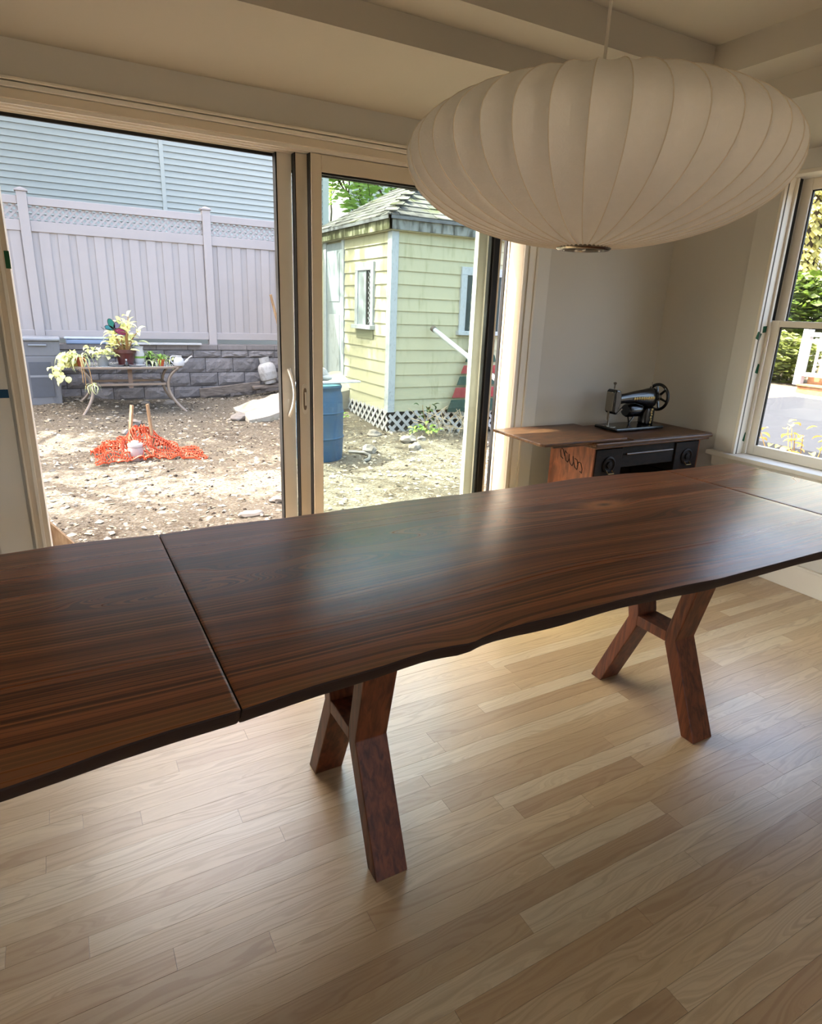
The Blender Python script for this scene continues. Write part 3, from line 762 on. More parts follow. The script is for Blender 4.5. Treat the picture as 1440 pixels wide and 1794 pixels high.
rock(1.20, 10.85, .07, 'white stone under the middle of the patio table')
rock(1.55, 10.9, .08, 'white stone behind the right leg of the patio table', (1.3, .8, .6))
rock(1.30, 5.05, .07, 'flat tan stone close to the door opening', (1.4, .8, .5))
rock(2.35, 9.55, .13, 'pale chunk of rubble at the left tip of the stone slab')
rock(0.72, 8.9, .06, 'grey stone left of the orange netting', (1, .8, .8))
rock(1.62, 5.35, .06, 'small pale rock near the sliding door stile')

# retaining wall of split-face blocks
BLOCK = mat('split_block', osrgb(152,146,144), .92, .28, 16.0, bump=1.0, bscale=38.0, rand=.14)
CAPB = mat('cap_block', osrgb(160,152,148), .9, .22, 16.0, bump=.6, bscale=38.0, rand=.1)
YB = 11.45
rw = struct(B().box(-4.2, 6.0, YB+.03, YB+.34, -.45, .66).obj('wall_garden', mat('wall_core', osrgb(62,58,56), .95, .1)))
zs = [-.50, -.255, -.025, .204, .45, .585]
rb_ = random.Random(5)
blk_meshes = []
for v_ in range(4):
    b = B(); nx_, nz_ = 6, 4; vs_ = []
    for j in range(nz_+1):
        for i in range(nx_+1):
            e = (i in (0, nx_)) or (j in (0, nz_))
            vs_.append((i/nx_-.5, -.5 - (0 if e else .30 + .5*rb_.random()), j/nz_-.5))
    q = len(vs_)
    vs_ += [(-.5,.5,-.5), (.5,.5,-.5), (.5,.5,.5), (-.5,.5,.5)]
    fs = [(j*7+i, j*7+i+1, (j+1)*7+i+1, (j+1)*7+i) for j in range(nz_) for i in range(nx_)]
    fs += [tuple([q+3, q+2] + [nz_*7+i for i in range(nx_, -1, -1)]), (q, q+3, 28, 21, 14, 7, 0), (q+1, 6, 13, 20, 27, 34, q+2), tuple([q, 0, 1, 2, 3, 4, 5, 6, q+1])]
    me = bpy.data.meshes.new('block_shape'); me.from_pydata(vs_, [], fs); me.update(); me.materials.append(BLOCK); blk_meshes.append(me)
for j in range(5):
    x = -1.6 + (.0 if j % 2 else -.23) + .04*j
    while x < 5.6:
        w_ = .47
        o = bpy.data.objects.new('block', rb_.choice(blk_meshes)); COL.objects.link(o); o.parent = rw
        o.location = Vector((x+w_/2, YB+.02, (zs[j]+zs[j+1])/2)) - ROOT[rw]
        o.scale = (w_-.008, .05, zs[j+1]-zs[j]-.008)
        ROOT[o] = ROOT[rw]
        x += w_
x = -1.5
while x < 5.6:
    piece('cap_block', CAPB, rw, x+.003, x+.497, YB-.03, YB+.30, .588, .665); x += .50

# vinyl fence with lattice top
VINYL = mat('vinyl_fence', osrgb(208,198,194), .5, .05, 3.0, rand=.03)
VINYL2 = mat('vinyl_recess', osrgb(206,197,193), .5, .05, 3.0, rand=.03)
fn = thing('fence', 'tall beige vinyl privacy fence with lattice top above the block wall', 'fence', (1.2, 11.62, .66))
FY = 11.62
posts = [-2.74, -.140, 2.462, 5.06]
for px_ in posts:
    po = B().box(px_-.065, px_+.065, FY-.065, FY+.065, .62, 2.80).obj('post', VINYL, fn, bevel=.004)
    b = B().box(px_-.085, px_+.085, FY-.085, FY+.085, 2.80, 2.825)
    b.add([(px_-.075, FY-.075, 2.825), (px_+.075, FY-.075, 2.825), (px_+.075, FY+.075, 2.825), (px_-.075, FY+.075, 2.825), (px_, FY, 2.865)], [(0,1,4),(1,2,4),(2,3,4),(3,0,4)])
    b.obj('post_cap', VINYL, po, bevel=.003)
for a, c in zip(posts, posts[1:]):
    a += .065; c -= .065
    B().box(a, c, FY-.045, FY+.045, 2.625, 2.735).obj('top_rail', VINYL, fn, bevel=.006)
    B().box(a, c, FY-.045, FY+.045, 2.266, 2.415).obj('middle_rail', VINYL, fn, bevel=.006)
    B().box(a, c, FY-.045, FY+.045, .745, .865).obj('bottom_rail', VINYL, fn, bevel=.006)
    x = a
    n_ = int(round((c-a)/.252)); pt = (c-a)/n_
    for i in range(n_):
        piece('picket', VINYL2, fn, x+.001, x+pt, FY-.012, FY+.006, .80, 2.30)
        piece('picket', VINYL, fn, x+pt*.37, x+pt*.93, FY-.028, FY-.013, .80, 2.30)
        x += pt
    # diagonal lattice strips, too fine to pick apart
    b = B(); z0, z1 = 2.405, 2.635; h = z1-z0
    k = a - h
    while k < c:
        for s in (1, -1):
            p0 = (k, z0) if s > 0 else (k, z1); p1 = (k+h, z1) if s > 0 else (k+h, z0)
            t0 = max(0, (a-p0[0])/h); t1 = min(1, (c-p0[0])/h)
            if t1 - t0 < .05: continue
            A_ = (p0[0]+h*t0, p0[1]+(p1[1]-p0[1])*t0); C_ = (p0[0]+h*t1, p0[1]+(p1[1]-p0[1])*t1)
            w_ = .020; dy = -.008 if s > 0 else .002
            b.add([(A_[0]-w_, FY+dy, A_[1]), (A_[0]+w_, FY+dy, A_[1]), (C_[0]+w_, FY+dy, C_[1]), (C_[0]-w_, FY+dy, C_[1]),
                   (A_[0]-w_, FY+dy+.008, A_[1]), (A_[0]+w_, FY+dy+.008, A_[1]), (C_[0]+w_, FY+dy+.008, C_[1]), (C_[0]-w_, FY+dy+.008, C_[1])],
                  [(0,1,2,3), (7,6,5,4), (0,4,5,1), (1,5,6,2), (2,6,7,3), (3,7,4,0)])
        k += .094
    o = b.obj('lattice_panel', VINYL, fn); o['kind'] = 'stuff'
tag(B().box(.75, 2.22, 11.33, 11.40, .668, .70).obj('gutter_length', mat('white_gutter', osrgb(232,230,226), .4, .05), bevel=.006), 'white length of gutter lying on the block wall under the fence', 'gutter')

# neighbour's clapboard house behind the fence
SIDING = mat('blue_siding', osrgb(206,212,202), .6, .04, 2.0, rand=.03)
HY = 14.0
nh = thing('neighbour_house', 'pale blue clapboard house standing behind the vinyl fence', 'house', (1.0, 17.0, -.2))
B().box(-9, 5.53, HY+.03, 20, -.3, 9.4).obj('wall', SIDING, nh)
z = 1.56; k = 0
sid = B().prism([(HY-.022, 0), (HY+.03, 0), (HY+.03, .112), (HY, .112)], 'x', -.5, .5)
me_s = bpy.data.meshes.new('siding_shape'); me_s.from_pydata(sid.v, [], sid.f); me_s.materials.append(SIDING)
while z < 9.3:
    for a, c in ((-8.9, 2.178), (2.252, 5.44)):
        o = bpy.data.objects.new('siding_board', me_s); COL.objects.link(o); o.parent = nh
        o.location = Vector(((a+c)/2, 0, z)) - ROOT[nh]; o.scale = (c-a, 1, 1); ROOT[o] = ROOT[nh]
    z += .108
TRIMB = mat('blue_trim', osrgb(220,226,216), .55, .04, 2.0)
B().box(2.178, 2.252, HY-.03, HY+.04, 1.4, 9.4).obj('trim_board', TRIMB, nh)
B().box(5.44, 5.575, HY-.03, HY+.06, -.3, 9.4).obj('corner_board', TRIMB, nh)
b = B().prism([(HY-.4, 9.35), (20.4, 9.35), (17.0, 11.6)], 'x', -9.3, 5.8); b.obj('roof', mat('dark_roof', osrgb(92,92,94), .9, .1), nh)

# distant white house above the shed roof
WH = mat('white_siding', osrgb(224,228,230), .6, .04, 2.0, rand=.03)
dh = thing('distant_house', 'white clapboard house glimpsed above the shed roof ridge', 'house', (13.0, 24.5, -.2))
B().box(9.6, 16.5, 22.05, 27, -.3, 9).obj('wall', WH, dh)
z = 4.5
while z < 8.9:
    piece('siding_board', WH, dh, 9.6, 16.5, 22.0, 22.04, z, z+.17); z += .20
B().box(9.5, 9.66, 21.96, 22.1, -.3, 9).obj('corner_board', WH, dh)
B().box(11.65, 12.1, 21.95, 22.06, 5.2, 7.2).obj('window', mat('far_window', osrgb(120,128,136), .3, .1), dh)
b = B().prism([(9.2, 9.0), (16.9, 9.0), (13.0, 11.5)], 'y', 21.6, 27.4); b.obj('roof', mat('far_roof', osrgb(120,120,122), .9, .1), dh)

# ================================================================== SHED
SXa, SYa, SXb, SYb = 4.14, 8.09, 7.45, 10.80
YELL = weathered_mat('yellow_siding', osrgb(226,220,182), osrgb(150,146,82), .55, (5,5,.7), lo=.55, hi=.70, rand=.03)
WTRIM = weathered_mat('white_trim', osrgb(216,222,224), osrgb(140,140,134), .6, (30,30,9), lo=.56, hi=.62)
MOSSY = weathered_mat('mossy_frieze', osrgb(196,194,160), osrgb(74,76,34), .97, (4,4,1.2), lo=.34, hi=.50)
GREYB = weathered_mat('grey_frieze', osrgb(166,168,162), osrgb(70,68,58), .9, (5,5,1.5), lo=.46, hi=.60)
sd = thing('shed', 'weathered pale yellow clapboard shed with mossy hip roof and lattice skirt', 'shed', ((SXa+SXb)/2, (SYa+SYb)/2, -.3))
B().box(SXa+.02, SXb, SYa+.02, SYb, -.05, 2.45).obj('wall_core', YELL, sd)
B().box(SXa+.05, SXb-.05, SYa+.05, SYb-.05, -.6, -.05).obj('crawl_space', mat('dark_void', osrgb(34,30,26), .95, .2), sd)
EXP = .1745; z = -.048
fr = B().prism([(-.016, 0), (.02, 0), (.02, EXP+.004), (0, EXP+.004)], 'x', -.5, .5)
me_f = bpy.data.meshes.new('clapboard_front'); me_f.from_pydata(fr.v, [], fr.f); me_f.materials.append(YELL)
lfm = B().prism([(-.016, 0), (0, EXP+.004), (.02, EXP+.004), (.02, 0)], 'y', -.5, .5)
me_l = bpy.data.meshes.new('clapboard_side'); me_l.from_pydata(lfm.v, [], lfm.f); me_l.materials.append(YELL)
while z < 2.37:
    o = bpy.data.objects.new('clapboard', me_f); COL.objects.link(o); o.parent = sd; ROOT[o] = ROOT[sd]
    o.location = Vector(((SXa+SXb)/2+.03, SYa, z)) - ROOT[sd]; o.scale = (SXb-SXa-.06, 1, 1)
    o = bpy.data.objects.new('clapboard', me_l); COL.objects.link(o); o.parent = sd; ROOT[o] = ROOT[sd]
    o.location = Vector((SXa, (SYa+.06+9.70)/2, z)) - ROOT[sd]; o.scale = (1, 9.70-SYa-.06, 1)
    z += EXP
B().box(SXa-.03, SXa+.075, SYa-.03, SYa+.002, -.05, 2.37).obj('corner_board', WTRIM, sd)
B().box(SXa-.028, SXa+.002, SYa+.002, SYa+.095, -.05, 2.37).obj('corner_board', WTRIM, sd)
B().box(SXa-.028, SXa+.01, 9.70, 9.80, -.05, 2.37).obj('door_casing', WTRIM, sd)
B().box(SXa-.028, SXa+.01, 10.44, 10.56, -.05, 2.37).obj('door_casing', WTRIM, sd)
DOORM = weathered_mat('grey_door', osrgb(192,202,204), osrgb(128,128,118), .7, (24,24,1.2), lo=.52, hi=.60)
dd = B().box(SXa-.010, SXa+.02, 9.80, 10.44, -.03, 2.33).obj('door', DOORM, sd)
B().box(SXa-.018, SXa-.010, 9.90, 10.34, 1.45, 2.18).obj('door_panel', DOORM, dd, bevel=.006)
B().box(SXa-.018, SXa-.010, 9.90, 10.34, .10, 1.25).obj('door_panel', weathered_mat('peeling_door', osrgb(226,230,228), osrgb(96,94,62), .8, (26,26,2.2), lo=.56, hi=.64), dd, bevel=.006)
# side window, open casement
wf = B().box(SXa-.045, SXa, 8.60, 8.69, 1.12, 1.89).box(SXa-.045, SXa, 9.13, 9.23, 1.12, 1.89).box(SXa-.045, SXa, 8.60, 9.23, 1.89, 2.0).obj('window_frame', WTRIM, sd, bevel=.004)
B().box(SXa-.09, SXa, 8.58, 9.26, 1.07, 1.13).obj('window_sill', WTRIM, wf, bevel=.004)
B().box(SXa-.022, SXa-.012, 8.69, 8.86, 1.13, 1.89).obj('window_pane', mat('dark_pane', osrgb(48,48,44), .2, .2), wf)
B().box(SXa-.030, SXa-.012, 8.86, 9.13, 1.13, 1.89).obj('window_shutter', DOORM, wf)
b = B()
for i in range(11):
    for s in (-1, 1):
        zc_ = 1.16+i*.07
        b.tube([(SXa-.026, 8.70, zc_), (SXa-.026, 8.78, zc_+s*.08)], .004, 4)
b.obj('window_lattice', WTRIM, wf)
B().box(SXa-.022, SXa-.014, 8.62, 9.20, .94, 1.07).obj('apron_patch', mat('patch_board', osrgb(176,176,140), .7, .1), wf)
# front window
wx0, wx1 = 5.24, 6.05
wf = B().box(wx0, wx0+.10, SYa-.045, SYa, 1.08, 1.87).box(wx1-.10, wx1, SYa-.045, SYa, 1.08, 1.87).box(wx0, wx1, SYa-.045, SYa, 1.87, 1.98).obj('window_frame', WTRIM, sd, bevel=.004)
B().box(wx0-.03, wx1+.03, SYa-.08, SYa, 1.04, 1.10).obj('window_sill', WTRIM, wf, bevel=.004)
B().box(wx0+.10, wx1-.10, SYa-.022, SYa-.012, 1.10, 1.87).obj('window_pane', mat('shed_glass', osrgb(70,84,84), .12, .3, 8.0), wf)
# eaves
EX0, EY0, EX1, EY1 = SXa-.12, SYa-.12, SXb+.15, SYb+.15
B().box(EX0+.03, SXb, EY0+.03, EY0+.06, 2.37, 2.50).obj('frieze_board', GREYB, sd)
B().box(EX0+.03, EX0+.06, EY0+.03, SYb, 2.37, 2.50).obj('frieze_board', MOSSY, sd)
B().box(EX0+.05, SXb, EY0+.05, SYb, 2.36, 2.375).obj('soffit_board', YELL, sd)
ED = weathered_mat('eave_edge', gsrgb(220,224,228), gsrgb(120,118,112), .5, (4,4,8))
B().box(EX0, EX1, EY0, EY0+.03, 2.495, 2.535).obj('drip_edge', ED, sd)
B().box(EX0, EX0+.03, EY0, EY1, 2.495, 2.535).obj('drip_edge', ED, sd)
# hip roof with shingles
ry = (EY0+EY1)/2; half = ry-EY0; SL = .60; RZ = 2.535
P0, P1, P2, P3 = (EX0, EY0, RZ), (EX1, EY0, RZ), (EX1, EY1, RZ), (EX0, EY1, RZ)
Q0, Q1 = (EX0+half, ry, RZ+half*SL), (EX1-half, ry, RZ+half*SL)
SHING = NT('mossy_shingle')
_p = SHING.pos(); _f = SHING.noise(_p, 2.6, 4, rough=.7); _r = SHING.rnd()
_c = SHING.ramp(_r, [(0, gsrgb(118,116,108)), (.5, gsrgb(152,150,142)), (1, gsrgb(176,172,160))])
_c = SHING.mix(SHING.ramp(_f, [(.56, (0,0,0)), (.64, (1,1,1))]), _c, gsrgb(132,140,62))
SHING.l(_c, SHING.b.inputs['Base Color']); SHING.b.inputs['Roughness'].default_value = .95; SHING = SHING.m
rf = B().add([P0, P1, P2, P3, Q0, Q1], [(0,1,5,4), (1,2,5), (2,3,4,5), (3,0,4)]).obj('roof', mat('roof_felt', osrgb(58,56,52), .95, .1), sd)
rs = random.Random(9)
ncourse = 12; run = half/ncourse
def shingles(o0, along, inward, full, both):
    """courses on one slope: o0 eave corner, along the eave, inward up the slope (plan); FULL eave length; BOTH ends hipped"""
    cnt = 0
    for j in range(ncourse):
        t = j*run; L0, L1 = t, full - t
        u = L0 - .06
        while u < L1 - .02:
            w_ = rs.uniform(.13, .30)
            u1 = min(u + w_, L1 + .03)
            lift = .012 + rs.uniform(0, .012); ov = run*1.25
            c = []
            for (uu, tt, hh) in ((u+.004, t, lift), (u1-.004, t, lift), (u1-.004+ (0), min(t+ov, half), .002), (u+.004, min(t+ov, half), .002)):
                uu = min(max(uu, tt*.96 - .03), full - tt*.96 + .03)
                q = Vector(o0) + Vector(along)*uu + Vector(inward)*tt
                c.append(Vector((q.x, q.y, RZ + tt*SL + hh)))
            b = B().add(c + [v - Vector((0, 0, .014)) for v in c], [(0,1,2,3), (4,7,6,5), (0,4,5,1), (1,5,6,2), (2,6,7,3), (3,7,4,0)])
            b.obj('shingle', SHING, rf); cnt += 1
            u = u1
    return cnt
shingles((EX0, EY0, 0), (1,0,0), (0,1,0), EX1-EX0, True)
shingles((EX0, EY1, 0), (0,-1,0), (1,0,0), EY1-EY0, True)
b = B()
for i in range(9):
    t0 = half*i/9; b.box(-.06, .06, -.09, .09, -.006, .006, Matrix.Translation((EX0+t0+.07, EY0+t0+.07, RZ+(t0+.07)*SL+.034)) @ Matrix.Rotation(math.pi/4, 4, 'Z') @ Matrix.Rotation(-.40, 4, 'Y'))
b.obj('hip_cap', SHING, rf)
# lattice skirt, thick diagonal laths one by one
def skirt(p0, p1, nrm, z0, z1):
    d = Vector(p1) - Vector(p0); L = d.length; d.normalize(); h = z1-z0
    k = -h
    while k < L:
        for s in (1, -1):
            t0 = max(0, -k/h); t1 = min(1, (L-k)/h)
            if t1-t0 > .15:
                a_ = Vector(p0) + d*(k+h*t0); c_ = Vector(p0) + d*(k+h*t1)
                za, zc_ = (z0+h*t0, z0+h*t1) if s > 0 else (z1-h*t0, z1-h*t1)
                off = Vector(nrm)*(.004 if s > 0 else .014)
                A_ = Vector((a_.x, a_.y, za)) + off; C_ = Vector((c_.x, c_.y, zc_)) + off
                w_ = (C_-A_).cross(Vector(nrm)).normalized()*.021
                n_ = Vector(nrm)*.008
                B().add([A_-w_, A_+w_, C_+w_, C_-w_, A_-w_+n_, A_+w_+n_, C_+w_+n_, C_-w_+n_], [(3,2,1,0), (4,5,6,7), (0,1,5,4), (1,2,6,5), (2,3,7,6), (3,0,4,7)]).obj('lath', LATH, sd)
        k += .155
LATH = mat('white_lath', osrgb(226,222,218), .7, .12, 12.0)
skirt((SXa, SYa-.005, 0), (6.6, SYa-.005, 0), (0,-1,0), -.40, -.045)
skirt((SXa-.005, SYa, 0), (SXa-.005, 9.9, 0), (-1,0,0), -.33, -.03)

# ---- things beside the shed
BARREL = weathered_mat('blue_plastic', osrgb(70,110,146), osrgb(120,130,124), .5, (3,3,1.5), .5, lo=.45, hi=.75)
bx_, by_ = 2.60, 6.86; bz = gz(bx_, by_)-.01
ba = thing('barrel', 'faded blue plastic drum standing on the dirt before the shed', 'barrel', (bx_, by_, bz))
prof = [(.250, 0), (.272, .02), (.280, .10), (.288, .27), (.288, .29), (.284, .30), (.286, .45), (.289, .56), (.289, .58), (.284, .60), (.278, .74), (.262, .80), (.262, .83), (.270, .84), (.270, .862), (.25, .868)]
B().lathe([(r, z+bz) for r, z in prof], (bx_, by_, 0), 40).obj('drum', BARREL, ba, smooth=True)
for zz in (.28, .57):
    B().lathe([(.288, zz-.012), (.295, zz-.006), (.295, zz+.006), (.288, zz+.012)], (bx_, by_, bz), 40).obj('hoop', BARREL, ba, smooth=True)
B().lathe([(.262, .866), (.262, .875), (.2, .885), (.0, .888)], (bx_, by_, bz), 40).obj('lid', mat('teal_lid', osrgb(60,110,120), .5, .1), ba, smooth=True)
tag(B().box(-.42, .46, -.06, .06, 0, .018, Matrix.Translation((bx_+.02, by_-.10, bz+.889)) @ Matrix.Rotation(.12, 4, 'Z')).obj('white_board', mat('white_plank', osrgb(236,238,240), .5, .05), bevel=.003), 'narrow white board lying across the top of the blue barrel', 'board')
tag(B().ball((bx_+.02, by_+.14, bz+.94), .15, 3, (1.0, .75, .55), .6).obj('plastic_bag', mat('plastic_wrap', osrgb(212,206,200), .4, .3, 18, bump=.6), smooth=True), 'crumpled clear plastic bag heaped on the barrel lid', 'bag')
pts = [(3.02, 6.95), (3.08, 6.92), (3.16, 6.80), (3.17, 6.66), (3.10, 6.54), (3.00, 6.46)]
tag(B().tube([(x, y, gz(x, y)+.022) for x, y in pts], .018, 8).obj('hose', mat('grey_hose', osrgb(176,170,160), .5, .1), smooth=True), 'short curl of grey hose on the ground beside the barrel', 'hose')

# striped Christmas-tree yard ornament leaning on the shed
RED = weathered_mat('faded_red', osrgb(178,62,66), osrgb(196,120,116), .5, (8,8,8)); GRN = weathered_mat('faded_green', osrgb(50,84,74), osrgb(96,120,108), .4, (8,8,8))
orn = thing('tree_ornament', 'red and green slatted Christmas tree yard ornament leaning against the shed', 'ornament', (5.62, 7.98, -.08))
oz = [(-.075, .105), (.135, .285), (.32, .45), (.49, .61), (.66, .765), (.81, .90), (.94, 1.03)]
for i, (z0, z1) in enumerate(oz):
    w0 = .555*(1-(z0+.075)/1.48); w1 = .555*(1-(z1+.075)/1.48)
    B().prism([(5.62-w0, z0), (5.62+w0, z0), (5.62+w1, z1), (5.62-w1, z1)], 'y', 7.972, 7.990).obj('slat', GRN if i % 2 == 0 else RED, orn, bevel=.004)
B().box(5.60, 5.64, 7.990, 8.012, -.45, 1.15).obj('back_post', WTRIM, orn)
B().prism([(5.62+.11*math.cos(a)*(1 if i % 2 else .8), 1.13+.11*math.sin(a)*(1 if i % 2 else .8)) for i, a in enumerate([k*math.pi/8 for k in range(16)])], 'y', 7.975, 7.988).obj('top_ball', RED, orn)
pa = on_y(759, 576, 7.95); pb = on_y(873, 668, 6.75)
dirp = (pb-pa).normalized(); pe = pa + dirp*((pa.z + .36)/-dirp.z)
pole = thing('metal_pole', 'long white metal pole propped against the shed front', 'pole', (pe.x, pe.y, -.45))
B().tube([pa, pe], .034, 12).obj('shaft', mat('white_pipe', osrgb(220,226,228), .4, .06), pole, smooth=True)
B().tube([pa - dirp*.02, pa + dirp*.03], .042, 12).obj('end_cap', mat('pipe_cap', osrgb(120,108,96), .6, .1), pole, smooth=True)

# ================================================================== PATIO TABLE AND PLANTS
TY = 10.20
TZ = .425
tx0 = on_y(122, 640, TY).x; tx1 = on_y(325, 634, TY).x
PTM = mat('champagne_metal', osrgb(178,160,142), .4, .1, 20.0, metal=.3)
pt = thing('patio_table', 'oval glass-topped metal patio table covered with potted plants', 'table', ((tx0+tx1)/2, TY+.35, gz(.8, TY+.3)))
cxp, cyp = (tx0+tx1)/2, TY+.38
def sup(cx, cy, a, b_, n=40, e=.55):
    return [(cx + a*math.copysign(abs(math.cos(t))**e, math.cos(t)), cy + b_*math.copysign(abs(math.sin(t))**e, math.sin(t))) for t in [2*math.pi*k/n for k in range(n)]]
hw = (tx1-tx0)/2
B().prism(sup(cxp, cyp, hw, .44), 'z', TZ-.03, TZ).obj('table_rim', PTM, pt, bevel=.006)
B().prism(sup(cxp, cyp, hw-.04, .40), 'z', TZ-.004, TZ+.002).obj('glass_top', mat('frosted_glass', osrgb(216,220,218), .12, .1, 5.0, spec=.8), pt)
def bez(p, n=14):
    out = []
    for i in range(n+1):
        t = i/n; q = [Vector(v) for v in p]
        while len(q) > 1: q = [q[j].lerp(q[j+1], t) for j in range(len(q)-1)]
        out.append(q[0])
    return out
for sx in (-1, 1):
    for sy in (-1, 1):
        fxp = cxp + sx*(hw-.03 if sx > 0 else hw-.10); fyp = cyp + sy*.36
        zg = gz(fxp, fyp)
        topx = cxp + sx*(hw-.16); kx = cxp + sx*(hw-.26)
        B().tube(bez([(topx+sx*.06, cyp+sy*.34, TZ-.02), (kx-sx*.10, cyp+sy*.26, TZ-.20), (kx-sx*.02, cyp+sy*.28, TZ-.46), (fxp, fyp, zg-.01)]), .022, 8).obj('leg', PTM, pt, smooth=True)
ks = cxp - (hw-.285); ke = cxp + (hw-.285)
for sy in (-1, 1): B().box(ks, ke, cyp+sy*.262-.014, cyp+sy*.262+.014, TZ-.285, TZ-.25).obj('stretcher', PTM, pt, bevel=.004)
for xx in (ks, ke): B().box(xx-.014, xx+.014, cyp-.262, cyp+.262, TZ-.285, TZ-.25).obj('stretcher', PTM, pt, bevel=.004)
B().box(cxp-.03, cxp+.03, cyp-.262, cyp-.235, TZ-.32, TZ-.02).obj('umbrella_tube', mat('tan_post', osrgb(150,124,104), .6, .1), pt)
ZT = TZ+.002
LEAF_Y = mat('leaf_pale', srgb(222,222,160), .5, .2, 30.0, trans=.35); LEAF_G = mat('leaf_green', srgb(120,156,66), .5, .25, 30.0, trans=.3)
LEAF_D = mat('leaf_dark', osrgb(74,110,48), .5, .25, 20.0, trans=.25); LEAF_V = mat('leaf_variegated', srgb(196,206,150), .5, .25, 50.0, trans=.3)
STEM = mat('stem', osrgb(196,150,88), .6, .15, 30.0)
SOILP = mat('potting_soil', osrgb(62,46,36), .95, .2)
def leaf_shape(name, mt, L, W, droop, cup=.25, n=6):
    vs_ = []; fs = []
    for i in range(n+1):
        t = i/n; w_ = W*math.sin(math.pi*min(1, t*.92+.06))**.8 if i < n else .001
        x = L*math.cos(droop*t)*t if droop else L*t; z = -L*.5*droop*t*t
        vs_ += [(x, -w_/2, z + w_*cup), (x, 0, z), (x, w_/2, z + w_*cup)]
    for i in range(n):
        for k in range(2): fs.append((i*3+k, (i+1)*3+k, (i+1)*3+k+1, i*3+k+1))
    me = bpy.data.meshes.new(name); me.from_pydata(vs_, [], fs); me.update()
    for p in me.polygons: p.use_smooth = True
    me.materials.append(mt); return me
def put_leaf(me, parent, pos, az, el, sc=1.0, name='leaf'):
    o = bpy.data.objects.new(name, me); COL.objects.link(o); o.parent = parent; ROOT[o] = ROOT[parent]
    o.location = Vector(pos) - ROOT[parent]; o.rotation_euler = (random.uniform(-.4, .4), -el, az); o.scale = (sc, sc, sc); return o
L_BIG = leaf_shape('leaf_big', LEAF_Y, .17, .055, .7); L_BIG2 = leaf_shape('leaf_big_green', LEAF_V, .17, .055, .8)
L_STRAP = leaf_shape('leaf_strap', LEAF_V, .27, .024, 1.5, n=7); L_STRAPG = leaf_shape('leaf_strap_green', LEAF_G, .22, .025, 1.3, n=7)
L_HEART = leaf_shape('leaf_heart', LEAF_Y, .105, .08, .9); L_HEARTG = leaf_shape('leaf_heart_green', LEAF_V, .10, .075, .9)
def pot(par, x, y, r, h, mt, z0=None, rim=True):
    z0 = ZT if z0 is None else z0
    p = [(r*.68, z0), (r*.95, z0+h*.78)] + ([(r*.95, z0+h*.78), (r*1.06, z0+h*.79), (r*1.06, z0+h), (r*.92, z0+h), (r*.90, z0+h*.86)] if rim else [(r, z0+h), (r*.93, z0+h), (r*.9, z0+h*.88)])
    o = B().lathe(p, (x, y, 0), 24).obj('pot', mt, par, smooth=True)
    B().lathe([(r*.90, z0+h*.84), (0, z0+h*.88)], (x, y, 0), 16).obj('soil', SOILP, par); return o
TERRA = mat('terracotta', osrgb(178,86,52), .8, .1); MAROON = mat('maroon_plastic', osrgb(88,26,26), .3, .1, spec=.6)
BLKP = mat('black_plastic_pot', osrgb(22,22,22), .5, .1); CLEAR = mat('clear_plastic', osrgb(222,224,222), .3, .1, trans=.4); WHT = mat('white_ceramic', osrgb(232,232,230), .25, .05)
YELP = mat('yellow_ceramic', osrgb(212,180,74), .35, .1); ORANGE_P = mat('orange_pot', osrgb(206,92,44), .6, .1)
def at(px, py, dy): return on_y(px, py, TY + dy)
# big plant in the maroon pot
p = at(221, 637, .22); bigx, bigy = p.x, p.y
bp = thing('potted_plant', 'tall pale variegated plant in a large maroon pot on the patio table', 'plant', (p.x, p.y, ZT), 'plants on the patio table')
pot(bp, p.x, p.y, .148, .235, MAROON)
B().lathe([(.13, ZT), (.15, ZT+.012), (.14, ZT+.016)], (p.x, p.y, 0), 24).obj('saucer', MAROON, bp, smooth=True)
rp = random.Random(21); random.seed(21)
for i in range(16):
    a = rp.random()*6.28; sp = rp.uniform(.03, .30); hh = rp.uniform(.30, .62)
    if i == 0: a, sp, hh = .4, .10, .70
    base = Vector((p.x+.05*math.cos(a), p.y+.05*math.sin(a), ZT+.20)); tip = Vector((p.x+sp*math.cos(a), p.y+sp*math.sin(a), ZT+hh))
    B().tube([base, base.lerp(tip, .5)+Vector((0, 0, .04)), tip], [.009, .008, .005], 6).obj('stem', STEM, bp, smooth=True)
    for k in range(7): put_leaf(L_BIG if rp.random() < .65 else L_BIG2, bp, tip - Vector((0, 0, .05*k*rp.random())), a + k*1.6 + rp.random(), rp.uniform(.0, 1.2), rp.uniform(.8, 1.25))
# butterfly stake in that pot
bf = thing('butterfly_stake', 'multicoloured translucent butterfly ornament on a thin stake in the maroon pot', 'ornament', (bigx-.09, bigy-.06, ZT+.2))
bc = on_y(200, 577, bigy-.08)
B().tube([(bigx-.09, bigy-.06, ZT+.205), (bc.x, bigy-.075, bc.z)], .003, 6).obj('stake', BLKP, bf)
wings = [('teal', (72,190,168), 1.95, .15), ('aqua', (96,196,206), 2.85, .12), ('lilac', (206,196,232), .95, .14), ('pink', (226,92,150), -.35, .16)]
for nm, c_, a, L in wings:
    poly = []
    for k in range(16):
        t = 2*math.pi*k/16; u = L*.55 + L*.5*math.cos(t); w_ = L*.27*math.sin(t)
        poly.append((bc.x + u*math.cos(a) - w_*math.sin(a), bc.z + u*math.sin(a) + w_*math.cos(a)))
    wg = B().prism(poly, 'y', bigy-.079, bigy-.077).obj('wing', mat('wing_'+nm, osrgb(*c_), .4, .1, trans=.5), bf)
    b = B(); b.tube([(q[0], bigy-.078, q[1]) for q in poly + poly[:1]], .0035, 5); b.obj('wing_wire', BLKP, wg)
